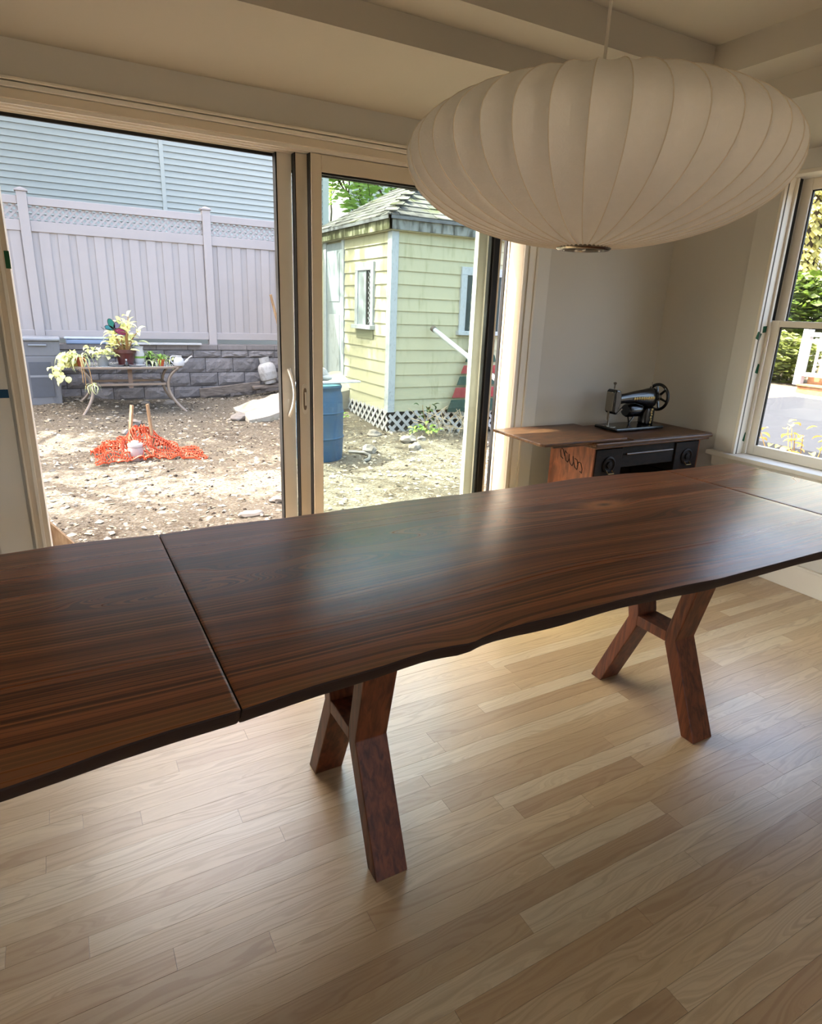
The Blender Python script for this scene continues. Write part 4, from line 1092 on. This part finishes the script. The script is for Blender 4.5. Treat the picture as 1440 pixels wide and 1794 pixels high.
B().tube([(bc.x-.02, bigy-.08, bc.z-.02), (bc.x+.02, bigy-.08, bc.z+.02)], .008, 6).obj('body', BLKP, bf)
b = B(); b.tube([(bc.x, bigy-.08, bc.z), (bc.x-.14, bigy-.08, bc.z+.0), (bc.x-.17, bigy-.08, bc.z+.03)], .003, 5); b.obj('antenna', BLKP, bf)

def spider(px, py, dy, r, h, mt, n, me, label, sc=1.0, upr=.5):
    p = at(px, py, dy)
    t_ = thing('potted_plant', label, 'plant', (p.x, p.y, ZT), 'plants on the patio table')
    pot(t_, p.x, p.y, r, h, mt)
    for k in range(n):
        put_leaf(me, t_, (p.x+.01*math.cos(k*2.4), p.y+.01*math.sin(k*2.4), ZT+h*.85), k*2.4, random.uniform(.2, 1.2)*upr*2, sc*random.uniform(.7, 1.15))
    return t_, p
t_, p = spider(142, 637, .12, .062, .13, TERRA, 22, L_STRAP, 'spider plant in a terracotta pot with runners trailing over the table edge', 1.0, .55)
b = B()
for (dx, dz) in ((.02, -.28), (.10, -.24), (-.01, -.20)):
    b.tube(bez([(p.x, p.y, ZT+.12), (p.x+dx*.6, p.y-.25, ZT+.16), (p.x+dx, p.y-.30, ZT), (p.x+dx, p.y-.29, ZT+dz)]), .005, 5)
b.obj('runner', STEM, t_, smooth=True)
for k in range(10): put_leaf(L_STRAP, t_, (p.x+.10, p.y-.29, ZT-.24), k*.63, random.uniform(-.3, .9), .7)
spider(282, 634, .10, .052, .10, ORANGE_P, 20, L_STRAPG, 'green spider plant in a small orange pot on the patio table', .9, .7)
spider(267, 636, .12, .045, .07, BLKP, 12, L_STRAP, 'small pale plant in a black nursery pot beside the orange pot', .7, .6)
spider(262, 625, .42, .06, .10, BLKP, 26, L_STRAPG, 'bushy green plant at the back of the patio table behind the orange pot', 1.0, .8)
spider(300, 628, .38, .06, .06, BLKP, 14, L_STRAP, 'low plant in a dark bowl behind the white watering jug', .8, .6)
spider(118, 622, .45, .06, .10, WHT, 22, L_STRAP, 'grassy pale plant at the back left of the patio table', 1.0, .6)
t_, p = spider(180, 634, .20, .10, .16, CLEAR, 0, L_HEART, 'leafy pale plant in a clear plastic tub left of the maroon pot')
for k in range(48):
    a = k*2.4; r_ = random.uniform(.02, .20)
    put_leaf(L_HEARTG if k % 2 else L_HEART, t_, (p.x+r_*math.cos(a), p.y+r_*math.sin(a), ZT+random.uniform(.12, .26)), a, random.uniform(-.2, .8), random.uniform(.7, 1.1))
# pothos spilling over the left end
p = at(133, 634, .20)
po_ = thing('potted_plant', 'pale trailing pothos in a yellow pot spilling over the left table end', 'plant', (p.x, p.y, ZT), 'plants on the patio table')
pot(po_, p.x, p.y, .10, .11, YELP)
tl = at(100, 640, .15)
for k in range(80):
    t = random.random(); x_ = p.x + (tl.x-.02-p.x)*t + random.uniform(-.06, .06)
    z_ = ZT + .16*(1-t) + random.uniform(-.04, .08) - (random.uniform(0, .24) if t > .6 else 0)
    put_leaf(L_HEART if k % 3 else L_HEARTG, po_, (x_, p.y + random.uniform(-.14, .10), z_), random.uniform(2.0, 5.5), random.uniform(-1.2, .4), random.uniform(.8, 1.25))
# white watering jug and small bottles
p = at(313, 634, .10)
wj = thing('watering_jug', 'white plastic watering jug at the right end of the patio table', 'jug', (p.x, p.y, ZT))
B().lathe([(.075, ZT), (.085, ZT+.02), (.07, ZT+.10), (.045, ZT+.13), (.05, ZT+.15)], (p.x, p.y, 0), 20).obj('body', WHT, wj, smooth=True)
B().tube(bez([(p.x+.06, p.y, ZT+.04), (p.x+.12, p.y, ZT+.05), (p.x+.14, p.y, ZT+.13), (p.x+.20, p.y, ZT+.14)]), [.018]*8+[.010]*7, 8).obj('spout', WHT, wj, smooth=True)
B().tube(bez([(p.x-.04, p.y, ZT+.13), (p.x-.13, p.y, ZT+.18), (p.x-.14, p.y, ZT+.06), (p.x-.07, p.y, ZT+.03)]), .010, 8).obj('handle', WHT, wj, smooth=True)
p = at(222, 640, .04)
bt = thing('bottle', 'small dark bottle with white cap in front of the maroon pot', 'bottle', (p.x, p.y, ZT))
B().lathe([(.024, ZT), (.026, ZT+.05), (.012, ZT+.07), (.010, ZT+.085)], (p.x, p.y, 0), 14).obj('body', mat('dark_glass', osrgb(52,46,44), .2, .1), bt, smooth=True)
B().lathe([(.012, ZT+.085), (.012, ZT+.105), (.0, ZT+.107)], (p.x, p.y, 0), 12).obj('cap', WHT, bt, smooth=True)
p = at(243, 630, .30)
vs1 = thing('vase', 'white ceramic vase standing right of the maroon pot', 'vase', (p.x, p.y, ZT))
B().lathe([(.05, ZT), (.08, ZT+.06), (.085, ZT+.16), (.07, ZT+.24), (.08, ZT+.27), (.07, ZT+.27), (.06, ZT+.2)], (p.x, p.y, 0), 20).obj('body', WHT, vs1, smooth=True)
B().lathe([(.086, ZT+.10), (.087, ZT+.115), (.086, ZT+.13)], (p.x, p.y, 0), 20).obj('band', LEAF_G, vs1)
p = at(240, 638, .10)
tag(B().lathe([(.05, ZT), (.11, ZT+.012), (.115, ZT+.02), (.10, ZT+.02), (.04, ZT+.008)], (p.x, p.y, 0), 24).obj('saucer', WHT, smooth=True), 'shallow white saucer between the maroon pot and black nursery pot', 'saucer')
p = at(205, 637, .12)
tag(B().lathe([(.05, ZT), (.10, ZT+.012), (.105, ZT+.02), (.09, ZT+.02), (.04, ZT+.008)], (p.x, p.y, 0), 24).obj('saucer', CLEAR, smooth=True), 'clear plastic saucer at the left foot of the maroon pot', 'saucer')

# ---- bins
BIN = weathered_mat('grey_bin', osrgb(150,150,153), osrgb(96,98,104), .4, (3,3,1)); BINL = mat('bin_lid', osrgb(168,172,178), .5, .08, 4.0)
b0 = on_z(38, 702, -.15); b1 = on_z(106, 702, -.15)
zb_ = gz((b0.x+b1.x)/2, 10.9)-.01; bf_y = 10.86
bl = on_y(30, 640, bf_y).x; br = on_y(109, 640, bf_y).x
bn = thing('wheelie_bin', 'tall grey wheeled refuse bin at the left of the block wall', 'bin', ((bl+br)/2, bf_y+.22, zb_))
hB = on_y(72, 597, bf_y).z
cxb = (bl+br)/2; wb_ = (br-bl)/2
def frus(z0, z1, k0, k1, d0, d1, name, m_):
    v = [(cxb-wb_*k0, bf_y, z0), (cxb+wb_*k0, bf_y, z0), (cxb+wb_*k0, bf_y+d0, z0), (cxb-wb_*k0, bf_y+d0, z0), (cxb-wb_*k1, bf_y-.01, z1), (cxb+wb_*k1, bf_y-.01, z1), (cxb+wb_*k1, bf_y+d1, z1), (cxb-wb_*k1, bf_y+d1, z1)]
    return B().add(v, [(0,3,2,1),(4,5,6,7),(0,1,5,4),(1,2,6,5),(2,3,7,6),(3,0,4,7)]).obj(name, m_, bn, bevel=.012)
frus(zb_, hB-.22, .80, .93, .38, .46, 'body', BIN); frus(hB-.22, hB, .98, 1.0, .47, .48, 'collar', BIN)
B().box(cxb-wb_*.5, cxb+wb_*.5, bf_y-.012, bf_y-.004, zb_+.12, hB-.30).obj('front_panel', mat('bin_panel', osrgb(104,108,116), .6, .1), bn)
B().box(cxb-wb_*.5, cxb+wb_*.5, bf_y-.016, bf_y-.004, hB-.52, hB-.49).obj('panel_rib', BINL, bn)
B().box(cxb-wb_*1.05, cxb+wb_*1.05, bf_y-.05, bf_y+.50, hB, hB+.045).obj('lid', BINL, bn, bevel=.015)
B().tube([(cxb-wb_*.4, bf_y-.03, hB-.06), (cxb+wb_*.4, bf_y-.03, hB-.06)], .014, 8).obj('grab_bar', BINL, bn, smooth=True)
for s in (-1, 1): B().lathe([(.10, -.025), (.11, 0), (.10, .025)], (cxb+s*wb_*.75, bf_y+.40, zb_+.10), 20, Matrix.Rotation(math.pi/2, 4, 'Y')).obj('wheel', BLKP, bn, smooth=True)
ta = on_y(113, 600, 11.45).x; tb_ = on_y(190, 605, 11.45).x
tote = thing('storage_tote', 'low blue plastic tote with pale lid on the wall behind the patio table plants', 'tote', ((ta+tb_)/2, 11.47, .666))
B().box(ta+.02, tb_-.02, 11.40, 11.545, .666, .74).obj('body', mat('tote_blue', osrgb(170,190,220), .5, .1), tote, bevel=.02)
B().box(ta, tb_, 11.39, 11.55, .74, .775).obj('lid', mat('tote_lid', osrgb(226,234,246), .5, .1), tote, bevel=.015)

# ---- orange safety netting around two stakes, white jar
STAKE = wood_mat('raw_stake', osrgb(170,130,90), osrgb(204,168,124), (12,12,2), .8, 4.0)
c1 = on_z(235, 800, -.3); ny = 7.55
s1b = on_z(224, 795, -.31); s2b = on_z(272, 795, -.31)
s1t = on_y(231, 710, s1b.y+.05); s2t = on_y(258, 708, s2b.y+.02)
def stake(pb_, pt_, label):
    pb_ = Vector((pb_.x, pb_.y, gz(pb_.x, pb_.y)-.05)); d = (pt_-pb_)
    M = Matrix.Translation(pb_) @ d.to_track_quat('Z', 'Y').to_matrix().to_4x4()
    tag(B().box(-.022, .022, -.012, .012, 0, d.length, M).obj('wooden_stake', STAKE, bevel=.003), label, 'stake')
stake(s1b, s1t, 'wooden stake leaning right inside the orange netting, left of the pair')
stake(s2b, s2t, 'wooden stake leaning left inside the orange netting, right of the pair')
NET = mat('orange_net', osrgb(250,96,44), .6, .12, 20.0, trans=.15)
def net_h(u, v):
    """height of the crumpled sheet"""
    x = .26 + 1.05*u
    ridge = math.exp(-((x-.80)/.24)**2)*math.exp(-((v-.55)/.28)**2)*.27
    lump = .12*math.exp(-((x-.45)/.22)**2)*math.exp(-((v-.5)/.3)**2)
    return ridge + lump + .11*abs(mnoise.noise(Vector((x*8, v*7, 1)))) + .012
b = B(); NU, NV = 44, 20
def netp(i, j):
    u, v = i/NU, j/NV
    x = .26 + 1.05*u + .06*mnoise.noise(Vector((u*11, v*8, 5))); y = 7.30 + .62*v + .05*mnoise.noise(Vector((u*9, v*8, 9)))
    ex = max(0, u-.7)
    return Vector((x + ex*.3, y - ex*.2, gz(x, y) + net_h(u, v)*(1 if u < .8 else .4)))
for i in range(0, NU+1):
    b.tube([netp(i, j) + Vector((0, 0, .012*math.sin(j*2.1+i))) for j in range(NV+1)], .006, 4)
for j in range(0, NV+1, 2):
    b.tube([netp(i, j) for i in range(NU+1)], .008, 4)
o = b.obj('safety_netting', NET); tag(o, 'crumpled pile of orange plastic safety netting on the dirt yard', 'netting')
jz = gz(.66, 7.2); jp = on_z(238, 800, -.31)
jar = thing('plastic_jar', 'white translucent jar with lid standing in front of the orange netting', 'jar', (jp.x, jp.y-.05, gz(jp.x, jp.y-.05)-.005))
jx, jy, jzz = jp.x, jp.y-.05, gz(jp.x, jp.y-.05)-.005
B().lathe([(.075, 0), (.082, .02), (.082, .13), (.07, .155), (.07, .16)], (jx, jy, jzz), 24).obj('body', mat('jar_plastic', osrgb(232,208,204), .3, .12, 30, trans=.3), jar, smooth=True)
B().lathe([(.078, .158), (.080, .165), (.080, .185), (.074, .19), (.04, .19), (.04, .215), (.0, .217)], (jx, jy, jzz), 24).obj('lid', WHT, jar, smooth=True)

# ---- propane cylinder, slab, boards by the wall
pp = on_y(470, 640, 11.0); pz = on_y(470, 668, 11.0).z
PROP = weathered_mat('propane_paint', osrgb(214,212,208), osrgb(150,140,128), .5, (6,6,4))
pr = thing('propane_tank', 'white propane cylinder tilted against the block wall', 'gas tank', (pp.x, 11.1, pz))
tilt = Matrix.Translation((pp.x+.05, 11.08, pz-.02)) @ Matrix.Rotation(-.22, 4, 'Y') @ Matrix.Rotation(-.1, 4, 'X')
def plathe(prof, name, m_, n=28):
    b = B().lathe(prof, (0, 0, 0), n); b.v = [tuple(tilt @ Vector(v)) for v in b.v]; return b.obj(name, m_, pr, smooth=True)
plathe([(.10, -.02), (.105, .03), (.14, .05), (.152, .09), (.152, .17), (.1535, .175), (.152, .18), (.152, .25), (.135, .30), (.09, .335), (.03, .35)], 'cylinder', PROP)
plathe([(.085, .325), (.088, .43), (.080, .43), (.078, .33)], 'collar', PROP)
plathe([(.02, .34), (.02, .39), (.035, .39), (.035, .41), (.0, .412)], 'valve', mat('valve_dark', osrgb(60,54,50), .5, .1), 12)
PLK = wood_mat('weathered_plank', osrgb(120,108,98), osrgb(164,150,138), (2,10,10), .85, 4.0)
pA = on_y(350, 690, 11.25)
tag(B().box(0, 1.05, 0, .04, 0, .14, Matrix.Translation((pA.x, 11.18, pA.z-.05)) @ Matrix.Rotation(-.10, 4, 'Y') @ Matrix.Rotation(.08, 4, 'X')).obj('timber_plank', PLK, bevel=.004), 'grey weathered plank leaning along the foot of the block wall', 'plank')
pA = on_y(446, 680, 11.0)
tag(B().box(0, 1.2, -.10, .10, 0, .04, Matrix.Translation((pA.x, 11.10, pA.z-.02)) @ Matrix.Rotation(-.07, 4, 'Y')).obj('timber_plank', PLK, bevel=.004), 'grey plank lying flat under the white propane cylinder', 'plank')
# big pale slab of rubble / sheet rising to the right
SLAB = weathered_mat('pale_slab', osrgb(214,206,188), osrgb(170,160,120), .5, (3,3,3))
b = B(); vs_ = []
NS = 16
for i in range(NS+1):
    for j in range(7):
        u = i/NS; v = j/6
        x = 2.42 + 1.75*u; y = 9.25 + .95*v + .25*u
        h = (.06 + .46*u)*(.55+.45*math.sin(math.pi*min(1, v*.8+.2))) + .05*mnoise.noise(Vector((x*3, y*3, 2))) + .02*mnoise.noise(Vector((x*9, y*9, 2)))
        vs_.append((x, y - .03*math.sin(u*9), gz(x, y) + (h if j else h*.75)))
nb = len(vs_)
vs_ += [(v[0], v[1]+.02, gz(v[0], v[1]) - .03) for v in vs_]
fs = [(i*7+j, (i+1)*7+j, (i+1)*7+j+1, i*7+j+1) for i in range(NS) for j in range(6)]
fs += [(i*7+nb, (i+1)*7+nb, (i+1)*7, i*7) for i in range(NS)] + [(i*7+6, (i+1)*7+6, (i+1)*7+6+nb, i*7+6+nb) for i in range(NS)]
fs += [(j, j+1, j+1+nb, j+nb) for j in range(6)] + [(NS*7+j+1, NS*7+j, NS*7+j+nb, NS*7+j+1+nb) for j in range(6)]
tag(B().add(vs_, fs).obj('stone_slab', SLAB, smooth=True), 'large pale rough slab propped on the dirt below the propane cylinder', 'slab')
pS = on_y(474, 516, 10.6); pS2 = on_y(485, 560, 10.6)
tag(B().tube([pS, pS + (pS2-pS)*4.2], .022, 8).obj('garden_stake', STAKE, smooth=True), 'thin wooden pole leaning before the fence beside the door stile', 'pole')
wdg = thing('timber_wedge', 'scrap timber wedge on the ground outside the left door jamb', 'timber', (wb.x, wb.y, gz(wb.x, wb.y)))
B().prism([(wb.x-.10, -.36), (wb.x+.10, -.36), (wb.x-.06, -.14)], 'y', wb.y-.02, wb.y+.03).obj('block', STAKE, wdg, bevel=.003)
B().box(wb.x-.16, wb.x-.06, wb.y-.03, wb.y+.03, -.36, -.12).obj('white_face', WHT, wdg, bevel=.003)

# ---- plants by the shed
def weed(x, y, h, n, me, label, sc=1.0, spread=.12):
    z0 = gz(x, y)
    t_ = thing('garden_plant', label, 'plant', (x, y, z0-.01))
    for k in range(n):
        a = k*2.4; rr_ = spread*random.random(); hh = h*random.uniform(.4, 1)
        if h > .3 and k % 3 == 0: B().tube([(x, y, z0-.02), (x+rr_*.6*math.cos(a), y+rr_*.6*math.sin(a), z0+hh)], .004, 5).obj('stem', STEM, t_)
        put_leaf(me, t_, (x+rr_*math.cos(a), y+rr_*math.sin(a), z0+hh), a, random.uniform(-.3, .9), sc*random.uniform(.7, 1.2))
L_W = leaf_shape('weed_leaf', LEAF_G, .11, .055, .8); L_WD = leaf_shape('weed_leaf_dark', LEAF_D, .13, .06, .9)
weed(4.62, 7.80, .42, 12, L_WD, 'leggy dark green seedling growing against the shed lattice', 1.0, .14)
weed(4.40, 7.50, .14, 34, L_W, 'low bright green plant at the foot of the lattice skirt', .9, .20)
weed(3.55, 8.55, .20, 14, L_W, 'small green weed by the side lattice behind the barrel', .8, .16)
rs2 = random.Random(4); b = B()
for k in range(40):
    x = 4.75+rs2.uniform(-.3, .45); y = 7.55+rs2.uniform(-.2, .2); z0 = gz(x, y)
    b.tube([(x, y, z0-.02), (x+rs2.uniform(-.1, .1), y+rs2.uniform(-.08, .08), z0+rs2.uniform(.1, .25)), (x+rs2.uniform(-.3, .3), y+rs2.uniform(-.2, .2), z0+rs2.uniform(.10, .42))], .005, 4)
tag(b.obj('dry_twigs', mat('dry_twig', osrgb(198,180,150), .9, .15)), 'tangle of dry pale twigs before the right part of the lattice', 'twigs')

# ================================================================== TREES
BARK = mat('bark', osrgb(98,84,70), .95, .25, 14.0, bump=.6, bscale=24.0)
def make_tree(x, y, h, trunk_h, spread, depth, nleaf, leaf_size, label, seed, leafm, r0=.16, z0=None):
    r = random.Random(seed)
    z0 = gz(x, y)-.1 if z0 is None else z0
    t_ = thing('tree', label, 'tree', (x, y, z0))
    b = B(); tips = []
    def branch(p, d, L, rad, lev):
        n = 4; pts = [p]; q = p.copy(); dd_ = d.copy()
        for i in range(n):
            dd_ = (dd_ + Vector((r.uniform(-.22, .22), r.uniform(-.22, .22), r.uniform(-.05, .18)))).normalized()
            q = q + dd_*(L/n)
            if x < 5 and q.y > 13.3: q.y = 13.3 - .3*r.random(); dd_.y = -abs(dd_.y)
            pts.append(q.copy())
        b.tube(pts, [rad*(1-.45*i/n) for i in range(n+1)], 6 if lev < 2 else 4)
        if lev >= depth:
            tips.extend(pts[1:]); return
        if lev >= depth-1: tips.extend(pts[2:])
        for k in range(r.choice([2, 3, 3])):
            a = r.random()*6.28; tl = r.uniform(.45, 1.0)*spread
            o_ = dd_.orthogonal().normalized(); o2 = dd_.cross(o_)
            nd = (dd_ + (o_*math.cos(a) + o2*math.sin(a))*tl).normalized()
            branch(pts[r.choice([2, 3, 4])].copy(), nd, L*r.uniform(.62, .85), rad*.55, lev+1)
    trunk = Vector((x, y, z0))
    b.tube([trunk, trunk+Vector((.05, 0, trunk_h*.5)), trunk+Vector((0, .05, trunk_h))], [r0*1.3, r0*1.05, r0], 8)
    for k in range(4):
        a = k*1.57 + r.random()
        branch(trunk+Vector((0, .05, trunk_h-.1*k)), Vector((math.cos(a)*.7*spread, math.sin(a)*.7*spread, 1)).normalized(), (h-trunk_h)*.42, r0*.6, 1)
    b.obj('trunk', BARK, t_, smooth=True)
    b = B()
    for _ in range(nleaf):
        c = r.choice(tips) + Vector((r.gauss(0, .22), r.gauss(0, .22), r.gauss(0, .18)))
        s = leaf_size*r.uniform(.6, 1.3)
        M = Matrix.Translation(c) @ Matrix.Rotation(r.random()*6.28, 4, 'Z') @ Matrix.Rotation(r.uniform(-1, 1), 4, 'X')
        b.add([M @ Vector(q) for q in ((s, 0, 0), (0, s*.5, s*.12), (-s, 0, 0), (0, -s*.5, s*.12))], [(0,1,2,3)])
    if nleaf:
        o = b.obj('foliage', leafm, t_); o['kind'] = 'stuff'
    return t_
L_TREE = mat('tree_leaf', osrgb(112,142,58), .6, .35, 1.5, trans=.4)
L_TREE2 = mat('tree_leaf_bright', srgb(150,184,92), .6, .35, 1.5, trans=.55)
make_tree(8.5, 17.5, 8.0, 1.6, .9, 4, 9000, .11, 'leafy green tree rising behind the shed roof', 31, L_TREE2, .12)
# trees left of the view whose branches throw the streaked shade on the yard
make_tree(-1.5, 12.8, 9.5, 4.3, .85, 5, 4200, .11, 'bare-branched tree beyond the left end of the fence', 12, L_TREE, .20)
make_tree(-5.0, 6.9, 9.5, 3.4, .9, 5, 8500, .11, 'spreading tree left of the dirt yard', 17, L_TREE, .20)

make_tree(-2.6, 8.9, 9.5, 3.4, .95, 5, 3500, .10, 'slender tree between the two larger ones left of the yard', 41, L_TREE, .17)

# ================================================================== VIEW THROUGH THE RIGHT WINDOW
ASPH = mat('asphalt', gsrgb(124,128,138), .95, .10, 3.0, bump=.2, bscale=80, spec=.05)
dv = struct(B().box(9.0, 15.6, -6, 14, -.5, -.29).obj('driveway', ASPH))
struct(B().box(15.6, 15.8, -6, 14, -.5, -.24).obj('trim_kerb', mat('granite_kerb', osrgb(190,188,184), .9, .1)))
LEAF_YG = mat('leaf_yellowgreen', osrgb(222,206,96), .5, .3, 6.0, trans=.4); LEAF_BG = mat('leaf_lime', gsrgb(176,220,80), .5, .3, 3.0, trans=.4)
def bush(x, y, z0, rx, ry, rz, n, s, lm, label, name='shrub', seed=1):
    r = random.Random(seed)
    t_ = thing(name, label, 'shrub', (x, y, z0))
    b = B()
    for k in range(14):
        a = r.random()*6.28; q = r.uniform(.3, .9)
        b.tube([(x, y, z0-.02), (x+rx*.4*q*math.cos(a), y+ry*.4*q*math.sin(a), z0+rz*.8), (x+rx*q*math.cos(a), y+ry*q*math.sin(a), z0+rz*r.uniform(1.0, 1.9))], [.012, .009, .004], 5)
    b.obj('stems', BARK, t_)
    b = B()
    for _ in range(n):
        a = r.random()*6.28; e = r.uniform(-1, 1); q = r.random()**.4
        c = Vector((x+rx*q*math.cos(a)*math.sqrt(1-e*e), y+ry*q*math.sin(a)*math.sqrt(1-e*e), z0+rz+rz*q*e))
        ss = s*r.uniform(.6, 1.3)
        M = Matrix.Translation(c) @ Matrix.Rotation(r.random()*6.28, 4, 'Z') @ Matrix.Rotation(r.uniform(-1.1, 1.1), 4, 'X')
        b.add([M @ Vector(v) for v in ((ss, 0, 0), (0, ss*.55, ss*.15), (-ss, 0, 0), (0, -ss*.55, ss*.15))], [(0,1,2,3)])
    o = b.obj('foliage', lm, t_); o['kind'] = 'stuff'; return t_
p = on_x(1395, 770, 5.0)
sh_ = thing('shrub', 'young yellow-leaved shrub just outside the right window', 'shrub', (5.1, 2.72, -.33))
rq = random.Random(8); random.seed(8)
L_YL = leaf_shape('yellow_leaf', LEAF_YG, .085, .045, .6, n=5); L_YL2 = leaf_shape('orange_leaf', mat('leaf_orange', osrgb(218,160,84), .5, .3, 9.0, trans=.3), .08, .04, .6, n=5)
for i in range(16):
    a = rq.random()*6.28; sp = rq.uniform(.08, .42); hh = rq.uniform(.45, .95)
    base = Vector((5.1, 2.72, -.34)); tip = Vector((5.1+sp*.7*math.cos(a), 2.72+sp*math.sin(a), -.34+hh))
    if i == 0: tip = Vector((5.12, 2.62, .62))
    if i == 1: tip = Vector((5.12, 2.80, .54))
    B().tube([base, base.lerp(tip, .5)+Vector((0, 0, .06)), tip], [.007, .006, .003], 5).obj('stem', STEM, sh_)
    for k in range(11):
        q = base.lerp(tip, .45+.055*k)+Vector((rq.gauss(0, .02), rq.gauss(0, .02), .04))
        put_leaf(L_YL if rq.random() < .8 else L_YL2, sh_, q, k*2.4+a, rq.uniform(-.2, .7), rq.uniform(.7, 1.2))
bush(5.4, 3.25, -.33, .45, .40, .20, 700, .05, LEAF_YG, 'low leafy ground cover beneath the right window', 'ground_cover', 4)
bush(5.6, 2.2, -.33, .5, .45, .22, 700, .05, LEAF_G, 'green ground cover right of the yellow shrub', 'ground_cover', 5)
gq = on_x(1362, 620, 17.5)
bush(gq.x, gq.y+.2, -.3, 1.1, 1.3, .75, 2600, .11, mat('leaf_olive', osrgb(128,142,60), .6, .35, 1.5, trans=.3), 'olive green shrub bed across the driveway left of the porch steps', 'shrub', 6)
gq = on_x(1425, 490, 20.0)
bush(gq.x, gq.y, .9, 1.1, 1.25, 1.0, 2600, .14, LEAF_BG, 'bright lime green bush above the wire fence', 'shrub', 7)
bush(29.0, 22.5, -.3, 1.6, 6.5, 1.9, 5200, .26, mat('leaf_hedge', gsrgb(200,206,120), .6, .35, 1.0, trans=.35), 'long pale green hedge far beyond the driveway', 'hedge', 9)
# tree trunk with pale ivy
gq = on_x(1398, 500, 21.5)
it = thing('ivy_tree', 'tree trunk wrapped in pale ivy beyond the driveway', 'tree', (gq.x, gq.y, -.3))
B().tube([(gq.x, gq.y, -.35), (gq.x+.1, gq.y, 3.0), (gq.x, gq.y-.12, 9.0)], [.36, .30, .22], 10).obj('trunk', BARK, it, smooth=True)
r = random.Random(3); b = B()
for _ in range(2600):
    z = r.uniform(0, 7); a = r.random()*6.28; rr_ = .33+r.random()*.28
    M = Matrix.Translation((gq.x+rr_*math.cos(a), gq.y+rr_*math.sin(a), z)) @ Matrix.Rotation(a, 4, 'Z') @ Matrix.Rotation(r.uniform(.5, 1.8), 4, 'Y')
    s = .11*r.uniform(.6, 1.3)
    b.add([M @ Vector(v) for v in ((s, 0, 0), (0, s*.7, 0), (-s, 0, 0), (0, -s*.7, 0))], [(0,1,2,3)])
o = b.obj('ivy', mat('ivy_leaf', osrgb(206,200,112), .6, .35, 3.0, trans=.3), it); o['kind'] = 'stuff'
# black wire fence behind the shrubs
wf_ = thing('wire_fence', 'black wire fence between the shrubs and the lime green bush', 'fence', (18.9, 10.5, -.3))
for k in range(5):
    yy = 8.2+1.3*k; B().tube([(18.9, yy, -.35), (18.9, yy, .98)], .03, 6).obj('post', BLACK, wf_)
b = B()
for k in range(60): b.tube([(18.9, 8.2+k*.09, -.2), (18.9, 8.2+k*.09, .95)], .006, 4)
for k in range(9): b.tube([(18.9, 8.2, -.15+k*.135), (18.9, 13.5, -.15+k*.135)], .006, 4)
o = b.obj('wire_mesh', BLACK, wf_); o['kind'] = 'stuff'
# blue house behind and a white porch railing with wooden steps
eh = thing('blue_house', 'blue clapboard house far beyond the driveway at the right', 'house', (27, 12.0, -.3))
B().box(26.05, 31, 5.0, on_x(1430, 400, 26).y, -.3, 9.5).obj('wall', SIDING, eh)
z = 1.0
while z < 9.3:
    piece('siding_board', SIDING, eh, 26.0, 26.04, 5.0, on_x(1430, 400, 26).y, z, z+.17); z += .2
B().box(25.8, 31.2, 4.8, 15.5, 9.5, 9.8).obj('roof', mat('blue_roof', osrgb(100,104,108), .9, .1), eh)
pw = on_x(1405, 680, 16.2)
ps = thing('porch_steps', 'wooden porch steps with white railing posts across the driveway', 'steps', (16.6, pw.y-1.1, -.29))
STEPW = wood_mat('step_wood', osrgb(176,112,70), osrgb(206,148,100), (3,3,12), .7, 4.0)
WPOST = mat('white_post', osrgb(236,238,240), .5, .03)
yl = on_x(1396, 680, 16.2).y
B().box(16.2, 18.4, yl-2.6, yl, -.29, -.07).obj('step', STEPW, ps)
B().box(16.55, 18.4, yl-2.6, yl-.02, -.07, .15).obj('step', STEPW, ps)
B().box(16.9, 18.4, yl-2.6, yl-.02, .15, .37).obj('step', STEPW, ps)
B().box(16.15, 16.6, yl-2.62, yl+.02, -.075, -.04).obj('tread', STEPW, ps)
pq = on_x(1412, 600, 16.35)
B().box(16.30, 16.46, pq.y-.09, pq.y+.09, -.07, 1.35).obj('railing_post', WPOST, ps)
B().box(16.28, 16.48, pq.y-.11, pq.y+.11, 1.35, 1.40).obj('post_cap', WPOST, ps)
for k in range(8):
    B().box(16.35, 16.40, pq.y-.35-.16*k, pq.y-.30-.16*k, .22, 1.1).obj('baluster', WPOST, ps)
B().box(16.33, 16.43, pq.y-1.9, pq.y, .15, .24).obj('bottom_rail', WPOST, ps)
B().box(16.33, 16.43, pq.y-1.9, pq.y, 1.1, 1.2).obj('top_rail', WPOST, ps)
